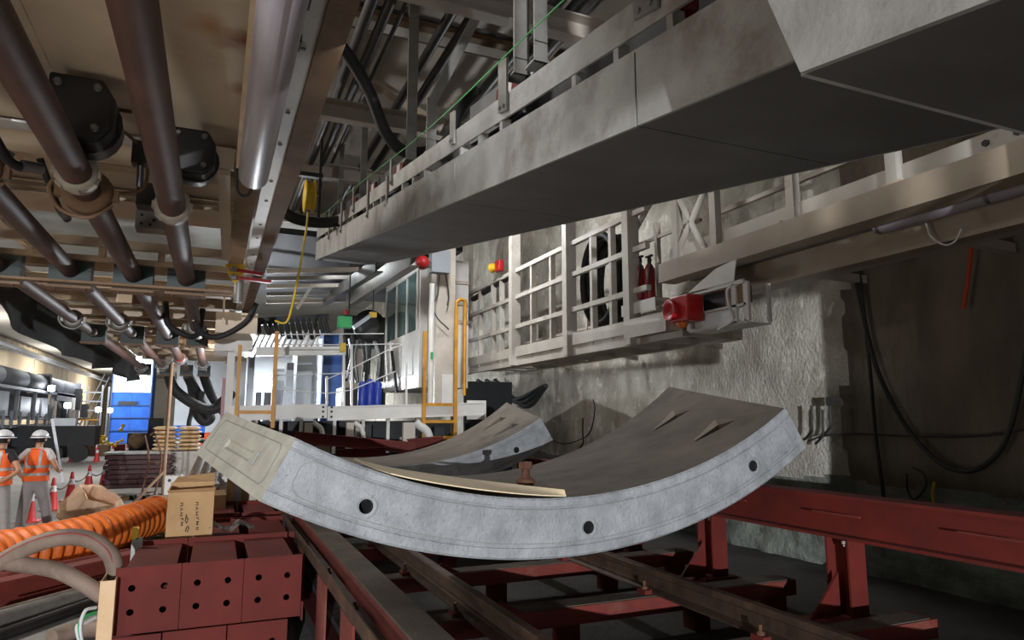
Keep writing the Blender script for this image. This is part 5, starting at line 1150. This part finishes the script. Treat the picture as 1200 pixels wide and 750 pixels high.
# bundle of steel pipes and clutter under the segment tip
for k in range(6):
    a = at(222+k*6, 568, Y=12.0); b = at(236+k*4.5, 535, Y=16)
    tag(MB().cyl(V(a.x, a.y, max(.1, a.z)), V(b.x, b.y, b.z), .07, 12).build('sloping_pipe', 'galv' if k % 2 else 'brown_steel'), ['first sloping pipe of a bundle under the segment tip', 'second sloping pipe of a bundle under the segment tip', 'third sloping pipe of a bundle under the segment tip', 'fourth sloping pipe of a bundle under the segment tip', 'fifth sloping pipe of a bundle under the segment tip', 'sixth and rightmost sloping pipe of the bundle under the segment tip'][k], 'pipe', 'sloping pipes under the segment tip')
pr = tag(MB().box(.0, 1.4, 15.6, 16.4, .46, 1.2).build('pipe_trestle', 'galv'), 'grey trestle behind the sloping pipes', 'trestle')
for k, px in enumerate((202, 214)):
    p = at(px, 566, Y=9.6); t = thing('white_bracket', p-V(0, 0, .2), ['white steel bracket with two holes above the cardboard box', 'white ribbed steel bracket above the cardboard box'][k], 'bracket')
    MB().cbox(p+V(0, 0, -.02), .16, .2, .22, ry=.5*k).build('body', 'white', t); MB().lathe(p+V(-.03, -.101, .04), (0, -1, 0), [(0, .02), (.004, .02)], 10).build('hole', 'black', t)
tag(MB().box(-.45, .2, 9.3, 10.0, .002, at(205, 566, Y=9.6).z-.14).build('low_crate', 'wood'), 'wooden crate hidden behind the cardboard box', 'crate')
for k in range(4):
    a = at(270+k*9, 575-k*2, Y=9.9); tag(MB().bar((a.x, 9.9, .02), (a.x, 9.9, a.z+.25), .09, .09, up=(0, 1, 0)).build('short_upright', ['wood', 'galv', 'brown_steel', 'offwhite'][k]), ['wooden upright under the left segment tip', 'grey upright under the left segment tip', 'brown upright under the left segment tip', 'pale upright under the left segment tip'][k], 'post')
# ================================================================== far hall at the left: second machine, scaffold tower
def lbx(par, nm, x0, x1, y0, y1, X, mt, w_=.6):
    """box along the hall on plane X between pixel columns x0..x1 and rows y0..y1 (rows measured at x0)"""
    a = at(x0, y1, X=X); b = at(x0, y0, X=X); c = at(x1, y0, X=X)
    return MB().box(X-w_, X, a.y, c.y, max(.01, a.z), b.z).build(nm, mt, par)
hm = thing('second_gantry', (-8, 36, 0), 'grey machine gantry with silver cabinets across the hall', 'gantry')
X_ = -8.0
for x0, x1, y0, y1, nm, mt in ((-20, 12, 455, 487, 'silver_cabinet', 'silver'), (23, 37, 464, 488, 'silver_cabinet', 'silver'), (40, 47, 466, 488, 'silver_cabinet', 'silver'), (48, 57, 466, 488, 'silver_cabinet', 'silver'),
                               (-25, 60, 489, 492, 'platform', 'mach_grey'), (-25, 95, 500, 503, 'lower_rail', 'mach_grey'), (60, 105, 490, 492, 'platform', 'mach_dark')):
    lbx(hm, nm, x0, x1, y0, y1, X_, mt, .9)
lbx(hm, 'dark_bay', -25, 58, 448, 489, X_-.95, 'mach_dark', .3)
lbx(hm, 'lower_machine', -25, 70, 503, 538, X_-.3, 'mach_dark', 2.0)
lbx(hm, 'dark_tank', 78, 100, 514, 538, X_+1.2, 'mach_dark', 2.0)
for k, px in enumerate((2, 12, 22, 32, 42, 52, 60)):
    a = at(px, 502, X=X_); MB().bar((X_, a.y, a.z), (X_, a.y, a.z+.75), .12, .12, up=(0, 1, 0)).build('stanchion', 'mach_grey', hm)
for px in (-10, 18, 38.5, 60, 70, 78, 90):
    a = at(px, 488, X=X_); MB().bar((X_, a.y, 1.9), (X_, a.y, 3.3), .14, .14, up=(0, 1, 0)).build('column', 'mach_grey', hm)
MB().bar((X_, 30, 3.3), (X_, 52, 3.3), .3, .12).build('top_beam', 'silver', hm)
MB().bar((X_, 44, 3.2), (X_, 52, 3.2), .3, .5).build('cross_duct', 'mach_grey', hm)
for k in range(10):
    MB().cbox((X_+random.uniform(-.4, .3), 45+k*.9, 2.1+random.uniform(0, 1.2)), .4, .5, .5+random.uniform(0, .8)).build('equipment_box', ['white', 'mach_dark', 'mach_grey', 'offwhite'][k % 4], hm)
vd = thing('ventilation_duct', (-8.4, 40, 4.1), 'fat grey ventilation duct on top of the second gantry', 'duct')
for y0, y1 in ((24, 30), (30.05, 34), (34.05, 38), (38.05, 42), (42.3, 46), (46.05, 51)): MB().lathe((-8.3, y0, 3.75), (0, 1, 0), [(0, .4), (.1, .44), (y1-y0-.1, .44), (y1-y0, .4)], 16).build('section', 'duct_grey', vd)
MB().cbox((-8.3, 41.9, 3.75), 1.0, .35, 1.0).build('joint_band', 'mach_dark', vd); MB().cbox((-8.3, 51.2, 3.75), .8, .6, .9).build('outlet', 'mach_grey', vd)
for k, (px, py) in enumerate(((60, 455), (79, 475), (115, 480), (129, 481))):
    p = at(px, py, X=-7.6+.5*k); l_ = thing('work_lamp', p-V(0, 0, .15), ['white work lamp below the grey duct', 'white work lamp among the second gantry equipment', 'white work lamp on the far hall wall', 'white work lamp beside the blue netting'][k], 'lamp', 'work lamps in the hall')
    MB().lathe(p, (0, -1, 0), [(0, .1), (.03, .14), (.06, .14)], 14).build('lens', 'lamp_on', l_); MB().cbox(p+V(0, .1, 0), .34, .12, .34).build('housing', 'mach_grey', l_); MB().cyl((p.x, p.y+.1, 0), p+V(0, .1, -.15), .03, 8).build('stand', 'mach_grey', l_)
tr_ = thing('wire_tray', (-11.4, 45, 6.1), 'grey ladder cable tray fixed high along the hall wall', 'cable tray')
for x in (-11.75, -11.15): MB().bar((x, 26, 6.2), (x, 92, 6.2), .06, .22).build('side_rail', 'mach_grey', tr_)
for k in range(60): MB().bar((-11.75, 27+k*1.08, 6.15), (-11.15, 27+k*1.08, 6.15), .12, .06).build('rung', 'silver', tr_)
sf = thing('stair_scaffold', (-7.6, 54, 0), 'pale scaffold stair with railings beyond the second gantry', 'scaffold')
for x in (-8.2, -6.9):
    for y in (53, 56): MB().bar((x, y, 0), (x, y, 4.2), .1, .1, up=(0, 1, 0)).build('standard', 'silver', sf)
for z in (1.2, 1.9, 2.5, 3.1, 3.7): MB().bar((-8.2, 53, z), (-6.9, 53, z), .09, .09).build('ledger', 'yellow' if z < 2 else 'silver', sf)
# blue netted tower with the light shaft
bt = thing('netted_tower', (-5.8, 62, 0), 'tall scaffold tower wrapped in bright blue netting', 'scaffold tower')
tx0, tx1 = -7.3, -4.6
for i in range(7): 
    if i > 3: continue
    for x0, x1 in ((tx0, (tx0+tx1)/2), ((tx0+tx1)/2+.02, tx1)): MB().box(x0, x1, 61, 61.05, .1+i*.97, 1.04+i*.97).build('net_panel', 'blue_net', bt)
    MB().bar((tx0, 60.9, .08+i*.97), (tx1, 60.9, .08+i*.97), .07, .07).build('ledger', 'blue_box', bt)
MB().box(tx1, tx1+.05, 61, 64, 0, 6.85).build('side_net', 'blue_net', bt)
for x in (tx0, tx1): MB().bar((x, 60.9, 0), (x, 60.9, 6.85), .09, .09, up=(0, 1, 0)).build('standard', 'blue_box', bt)
MB().box(tx0+.5, tx1-.9, 60.8, 60.95, 3.05, 3.3).build('beam', 'mach_dark', bt)
ts = thing('lit_opening', (-5.9, 61, 4.0), 'bright daylit opening above the blue netting', 'opening')
MB().box(tx0, tx1, 61, 61.05, 4.0, 6.85).build('pane', 'lamp_soft', ts)
for k, (a, b) in enumerate((((-8.75, 58, .04), (-7.2, 58, 5.0)), ((-9.3, 58, .04), (-7.5, 58, 5.2)))): tag(MB().cyl(a, b, .05, 8).build('sloping_prop', 'mach_dark'), ['nearer sloping dark prop left of the blue tower', 'farther sloping dark prop left of the blue tower'][k], 'prop')
# equipment in front of the tower
random.seed(5)
ym = thing('yellow_pipe_stack', (-4.9, 42, 0), 'jumble of yellow pipe fittings in front of the blue tower', 'pipe fittings')
for k in range(9):
    x = -5.9+k*.18; MB().lathe((x, 42+random.uniform(-.4, .4), .5+random.uniform(0, .9)), (random.uniform(-1, 1), .3, random.uniform(-.3, .6)), [(0, .1), (.06, .1), (.07, .06), (.3, .06), (.31, .1), (.37, .1)], 12).build('fitting', 'yellow_bright', ym)
for k in range(4): MB().cbox((-6.0+k*.7, 43, .3), .55, .6, .6).build('block', ['rust', 'brown_steel', 'red', 'mach_dark'][k], ym)
rm = thing('compressor', (-3.6, 42, 0), 'dark compressor with round tank in front of the blue tower', 'compressor')
MB().cbox((-3.4, 43, .65), 1.6, 1.0, 1.1).build('body', 'mach_dark', rm); MB().lathe((-3.7, 42.3, .8), (0, -1, 0), [(0, .1), (.05, .4), (.3, .4), (.35, .2)], 18).build('tank', 'brown_steel', rm)
MB().cbox((-2.9, 43, 1.5), .7, .8, 1.0).build('control_or_blocker_box', 'mach_dark', rm)
for s in (-.5, .5): MB().lathe((-3.4+s, 42.4, .25), (0, 1, 0), [(0, .24), (.2, .24)], 14).build('wheel', 'rubber', rm)
wt = thing('low_loader', (-6.6, 37.5, 0), 'dark wheeled low loader in front of the second gantry', 'trailer')
MB().cbox((-6.6, 38, 1.2), 3.2, 1.6, .9).build('bed', 'mach_dark', wt)
for x in (-7.6, -6.6, -5.6): MB().lathe((x, 37.1, .42), (0, 1, 0), [(0, .4), (.4, .4)], 20).build('wheel', 'rubber', wt)
MB().cbox((-6.3, 37.6, 1.82), .9, .4, .35).build('pale_sign', 'bright_panel', wt)
# pale background behind the pipe ends
tag(MB().box(-1.6, 3.6, 34, 34.3, 0, 4.6).build('site_hoarding', 'bright_panel'), 'white hoarding behind the gantry ends', 'hoarding')
for k in range(3):
    tag(MB().cbox((-.9+k*.9, 31.5, 1.15-.3*k+.3), 1.2, 1.0, .5).build('pallet_load', ['blue_net', 'strap', 'bright_panel'][k]), ['blue wrapped load before the white hoarding', 'orange wrapped load before the white hoarding', 'white wrapped load before the white hoarding'][k], 'load')
    tag(MB().cbox((-.9+k*.9, 31.5, .3+.15-.15*k if k < 2 else .15), 1.2, 1.0, (.6+.3-.3*k) if k < 2 else .3).build('load_base', 'mach_grey'), ['grey base under the blue wrapped load', 'grey base under the orange wrapped load', 'grey base under the white wrapped load'][k], 'base')
# cabinet-shaped blocker added out of frame to the right to shade the wall
cbx = thing('control_or_blocker_box', (3.8, -.4, .46), 'tall grey blocker box added at the right, near the photographer', 'cabinet')
MB().box(3.55, 4.1, -1.6, .72, .46, 4.6).build('body', 'mach_grey', cbx)
for y in (-1.5, -.75, 0): MB().box(3.535, 3.55, y, y+.68, .6, 2.5).build('door', 'silver', cbx)
# slatted frame added behind the photographer to break the floodlight into streaks
lv = thing('louvre_blocker', (-.9, -5, 0), 'slatted steel light blocker added behind the photographer', 'portal')
for x in (-5.0, 3.2): MB().bar((x, -5, 0 if x < 0 else .46), (x, -5, 5.2), .2, .2, up=(0, 1, 0)).build('column', 'galv', lv)
for z in (2.66, 5.1): MB().bar((-5, -5, z), (3.2, -5, z), .14, .12).build('crossbeam', 'galv', lv)
random.seed(21); x = -4.85
while x < 3.1:
    wd = random.choice((.07, .11, .16, .24)); MB().bar((x+wd/2, -5, 2.66), (x+wd/2+random.uniform(-.12, .12), -5, 5.1), wd, .03, up=(0, 1, 0)).build('slat', 'galv', lv); x += wd+random.choice((.05, .08, .13))
# ================================================================== workers
def skin_mesh(name, joints, edges, m, parent, root, sub=2):
    """joints: name -> (pos, rx, ry)"""
    me = bpy.data.meshes.new(name); bm = bmesh.new(); ly = bm.verts.layers.skin.verify(); vs = {}
    o0 = ORG[parent.name]
    for k, (p, rx, ry) in joints.items():
        v = bm.verts.new(Vector(p)-o0); v[ly].radius = (rx, ry); v[ly].use_root = (k == root); vs[k] = v
    for a, b in edges: bm.edges.new((vs[a], vs[b]))
    bm.to_mesh(me); bm.free(); me.materials.append(MATS[m])
    o = bpy.data.objects.new(name, me); COL.objects.link(o); o.parent = parent; ORG[o.name] = o0
    s = o.modifiers.new('skin', 'SKIN'); s.use_smooth_shade = True
    ss = o.modifiers.new('sub', 'SUBSURF'); ss.levels = sub; ss.render_levels = sub
    return o
def loft(m, rings, n=24):
    vs = []
    for c, rx, ry, rot in rings:
        for k in range(n):
            q = 2*math.pi*k/n; x = math.copysign(abs(math.cos(q))**.85, math.cos(q))*rx; y = math.copysign(abs(math.sin(q))**.85, math.sin(q))*ry
            vs.append(Vector(c)+Matrix.Rotation(rot, 3, 'Z') @ Vector((x, y, 0)))
    m.add(vs, [(i*n+k, i*n+(k+1) % n, (i+1)*n+(k+1) % n, (i+1)*n+k) for i in range(len(rings)-1) for k in range(n)], True); return m
def worker(pos, yaw, H, label, pose, sleeve, shirt):
    t = thing('person', pos, label, 'person', 'workers in orange vests')
    M = Matrix.Rotation(yaw, 3, 'Z'); s = H/1.75
    def W(x, y, z): return Vector(pos)+M @ Vector((x*s, y*s, z*s))      # +y is the way the person faces
    J = {}
    hx = .1
    fl, fr = pose['feet']
    J['pel'] = (W(0, 0, .95), .13*s, .105*s); J['wst'] = (W(0, 0, 1.1), .125*s, .095*s); J['chs'] = (W(0, 0, 1.30), .155*s, .105*s); J['nkb'] = (W(0, .0, 1.45), .075*s, .07*s)
    J['nk'] = (W(0, .01, 1.52), .052*s, .052*s); J['hd'] = (W(0, .03, 1.63), .078*s, .092*s); J['top'] = (W(0, .02, 1.71), .06*s, .07*s)
    E_ = [('pel', 'wst'), ('wst', 'chs'), ('chs', 'nkb'), ('nkb', 'nk'), ('nk', 'hd'), ('hd', 'top')]
    for sd, f, nm in ((-1, fl, 'l'), (1, fr, 'r')):
        J['hip'+nm] = (W(sd*.1, 0, .88), .085*s, .085*s); J['kn'+nm] = (W(sd*.11+f[0]*.45, f[1]*.5+.02, .5), .062*s, .062*s); J['an'+nm] = (W(sd*.1+f[0], f[1], .1), .042*s, .045*s); J['to'+nm] = (W(sd*.11+f[0], f[1]+.16, .045), .04*s, .03*s)
        E_ += [('pel', 'hip'+nm), ('hip'+nm, 'kn'+nm), ('kn'+nm, 'an'+nm), ('an'+nm, 'to'+nm)]
        sh, el, wr, ha = pose['arm'+nm]
        J['sh'+nm] = (W(sd*.17, 0, 1.41), .06*s, .06*s); J['el'+nm] = (W(*el), .042*s, .042*s); J['wr'+nm] = (W(*wr), .028*s, .03*s); J['ha'+nm] = (W(*ha), .035*s, .022*s)
        E_ += [('chs', 'sh'+nm), ('sh'+nm, 'el'+nm), ('el'+nm, 'wr'+nm), ('wr'+nm, 'ha'+nm)]
        d = (Vector(ha)-Vector(wr)).normalized(); u = Vector((sd, 0, 0)) if abs(d.x) < .8 else Vector((0, 0, 1)); u = (u-d*u.dot(d)).normalized(); pn = d.cross(u)
        for k in range(4):
            b = Vector(ha)+u*(.03-.02*k)*1; l = (.07, .08, .075, .06)[k]
            J['f%d%s' % (k, nm)] = (W(*(b+d*.03)), .0095*s, .0095*s); J['g%d%s' % (k, nm)] = (W(*(b+d*l+pn*.02)), .008*s, .008*s); E_ += [('ha'+nm, 'f%d%s' % (k, nm)), ('f%d%s' % (k, nm), 'g%d%s' % (k, nm))]
        th = Vector(wr).lerp(Vector(ha), .5)+u*.045; J['th'+nm] = (W(*th), .0105*s, .0105*s); J['ti'+nm] = (W(*(th+d*.045+u*.012)), .009*s, .009*s); E_ += [('ha'+nm, 'th'+nm), ('th'+nm, 'ti'+nm)]
    body = skin_mesh('body', J, E_, 'skin', t, 'pel')
    # face details and ears
    for sd in (-1, 1): MB().lathe(W(sd*.083, .02, 1.62), M @ Vector((sd, 0, 0)), [(0, .012), (.006, .028), (.014, .024)], 10).build('ear', 'skin', t)
    m = MB(); m.lathe(W(0, .115, 1.61), M @ Vector((0, 1, -.2)), [(0, .018), (.02, .012), (.026, .005)], 8); m.build('nose', 'skin', t)
    for sd in (-1, 1): MB().lathe(W(sd*.032, .112, 1.64), M @ Vector((0, 1, 0)), [(0, .012), (.008, .006)], 8).build('eye', 'hair', t)
    MB().cbox(W(0, .112, 1.565), .05*s, .012*s, .01*s, rz=yaw).build('mouth', 'hose_stripe', t)
    # hair band below the helmet
    loft(MB(), [(W(0, .01, 1.575), .074*s, .085*s, yaw), (W(0, .01, 1.62), .087*s, .1*s, yaw), (W(0, .02, 1.67), .09*s, .105*s, yaw)]).build('hair', 'hair', t)
    # helmet
    rings = []
    for k in range(9):
        q = k/8*math.pi/2; rings.append((W(0, .015, 1.665+.125*math.sin(q)), max(.004, .122*math.cos(q))*s, max(.004, .142*math.cos(q))*s, yaw))
    h = loft(MB(), rings).build('helmet', 'helmet', t)
    loft(MB(), [(W(0, .015, 1.655), .122*s, .142*s, yaw), (W(0, .02, 1.652), .135*s, .16*s, yaw), (W(0, .02, 1.66), .135*s, .16*s, yaw), (W(0, .015, 1.672), .121*s, .141*s, yaw)]).build('brim', 'helmet', h)
    loft(MB(), [(W(0, .10, 1.652), .11*s, .115*s, yaw), (W(0, .10, 1.662), .11*s, .115*s, yaw)]).build('visor', 'helmet', h)
    loft(MB(), [(W(0, .015, 1.675), .1235*s, .1435*s, yaw), (W(0, .015, 1.69), .122*s, .142*s, yaw)]).build('band', 'green_dark', h)
    # trousers
    T = {'w': (W(0, 0, 1.03), .155*s, .12*s), 'p': (W(0, 0, .93), .17*s, .135*s)}; TE = [('w', 'p')]
    for sd, f, nm in ((-1, fl, 'l'), (1, fr, 'r')):
        T['h'+nm] = (W(sd*.1, -.005, .84), .108*s, .115*s); T['k'+nm] = (W(sd*.11+f[0]*.45, f[1]*.5+.015, .5), .085*s, .09*s); T['a'+nm] = (W(sd*.1+f[0], f[1]+.01, .12), .075*s, .08*s); T['c'+nm] = (W(sd*.1+f[0], f[1]+.015, .07), .074*s, .08*s)
        TE += [('p', 'h'+nm), ('h'+nm, 'k'+nm), ('k'+nm, 'a'+nm), ('a'+nm, 'c'+nm)]
    skin_mesh('trousers', T, TE, 'trouser', t, 'p')
    for sd, f, nm in ((-1, fl, 'l'), (1, fr, 'r')):
        c = (sd*.1+f[0], f[1]); loft(MB(), [(W(c[0], c[1]+.05, .002), .05*s, .14*s, yaw), (W(c[0], c[1]+.05, .03), .055*s, .145*s, yaw), (W(c[0], c[1]+.04, .07), .052*s, .12*s, yaw), (W(c[0], c[1], .11), .05*s, .06*s, yaw)]).build('shoe', 'shoe', t)
    # shirt with sleeves
    S = {'w': (W(0, 0, 1.02), .15*s, .115*s), 'c': (W(0, 0, 1.28), .172*s, .125*s), 'n': (W(0, 0, 1.44), .09*s, .085*s), 'k': (W(0, .0, 1.5), .062*s, .062*s)}; SE = [('w', 'c'), ('c', 'n'), ('n', 'k')]
    for sd, nm in ((-1, 'l'), (1, 'r')):
        sh, el, wr, ha = pose['arm'+nm]; S['s'+nm] = (W(sd*.175, 0, 1.41), .075*s, .078*s); e = Vector((sd*.175, 0, 1.41)).lerp(Vector(el), sleeve); S['e'+nm] = (W(*e), .062*s, .062*s); SE += [('c', 's'+nm), ('s'+nm, 'e'+nm)]
    skin_mesh('shirt', S, SE, shirt, t, 'c')
    # vest
    VR = [(.93, .2, .155), (1.0, .195, .15), (1.15, .188, .142), (1.28, .195, .145), (1.36, .19, .135), (1.43, .15, .11), (1.475, .1, .085)]
    vest = loft(MB(), [(W(0, 0, z), a*s, b*s, yaw) for z, a, b in VR]+[(W(0, 0, z), (a-.012)*s, (b-.012)*s, yaw) for z, a, b in VR[::-1]]).build('vest', 'orange_vest', t)
    def rad(z): return np.interp(z, [v[0] for v in VR], [v[1] for v in VR]), np.interp(z, [v[0] for v in VR], [v[2] for v in VR])
    for z in (1.02, 1.15):
        rr = []
        for dz in (0, .045): a, b = rad(z+dz); rr.append((W(0, 0, z+dz), (a+.004)*s, (b+.004)*s, yaw))
        loft(MB(), rr).build('reflective_band', 'reflect', vest)
    for sd in (-1, 1):
        for fb in (-1, 1):
            m = MB(); vs = []
            for k in range(9):
                z = 1.19+.27*k/8; a, b = rad(z)
                for xx in (.085, .125):
                    x = sd*min(xx*(1 if z < 1.4 else 1-.35*(z-1.4)/.07), a*.97); q = max(0, 1-(abs(x)/a)**2.35)**(1/2.35); vs.append(W(x, fb*(b*q+.007), z))
            m.add(vs, [(2*k, 2*k+1, 2*k+3, 2*k+2) for k in range(8)], True).build('shoulder_stripe', 'reflect', vest)
    return t
A = at(37, 628, Z=0); A.y -= .1
worker(V(A.x, A.y, 0), math.radians(-16), 1.76, 'worker in a white helmet, orange vest and pale trousers, seen from behind', dict(feet=((-.08, -.02), (.14, .06)),
    arml=((0,), (-.34, -.06, 1.17), (-.2, -.02, .98), (-.14, .0, .93)), armr=((0,), (.29, .05, 1.14), (.24, .25, 1.06), (.22, .32, 1.08))), .55, 'shirt_white')
B = at(-10, 640, Z=0)
worker(V(B.x, B.y, 0), math.radians(-30), 1.78, 'worker in black shirt and orange vest, hand on hip, at the left edge', dict(feet=((-.06, .0), (.05, .03)),
    arml=((0,), (-.3, .02, 1.15), (-.26, .22, 1.03), (-.24, .29, 1.04)), armr=((0,), (.45, -.12, 1.16), (.22, -.12, 1.02), (.14, -.11, .98))), .6, 'shirt_black')
hd = V(A.x, A.y, 0)+Matrix.Rotation(math.radians(-16), 3, 'Z') @ (Vector((.22, .33, 1.10))*(1.76/1.75))
tp = at(61, 491, Y=hd.y+.2); dd_ = (tp-hd).normalized()
tag(MB().bar(hd-dd_*.25, tp, .045, .02).build('white_pole', 'bright_panel'), 'long white stick held up by the worker in the white helmet', 'stick')
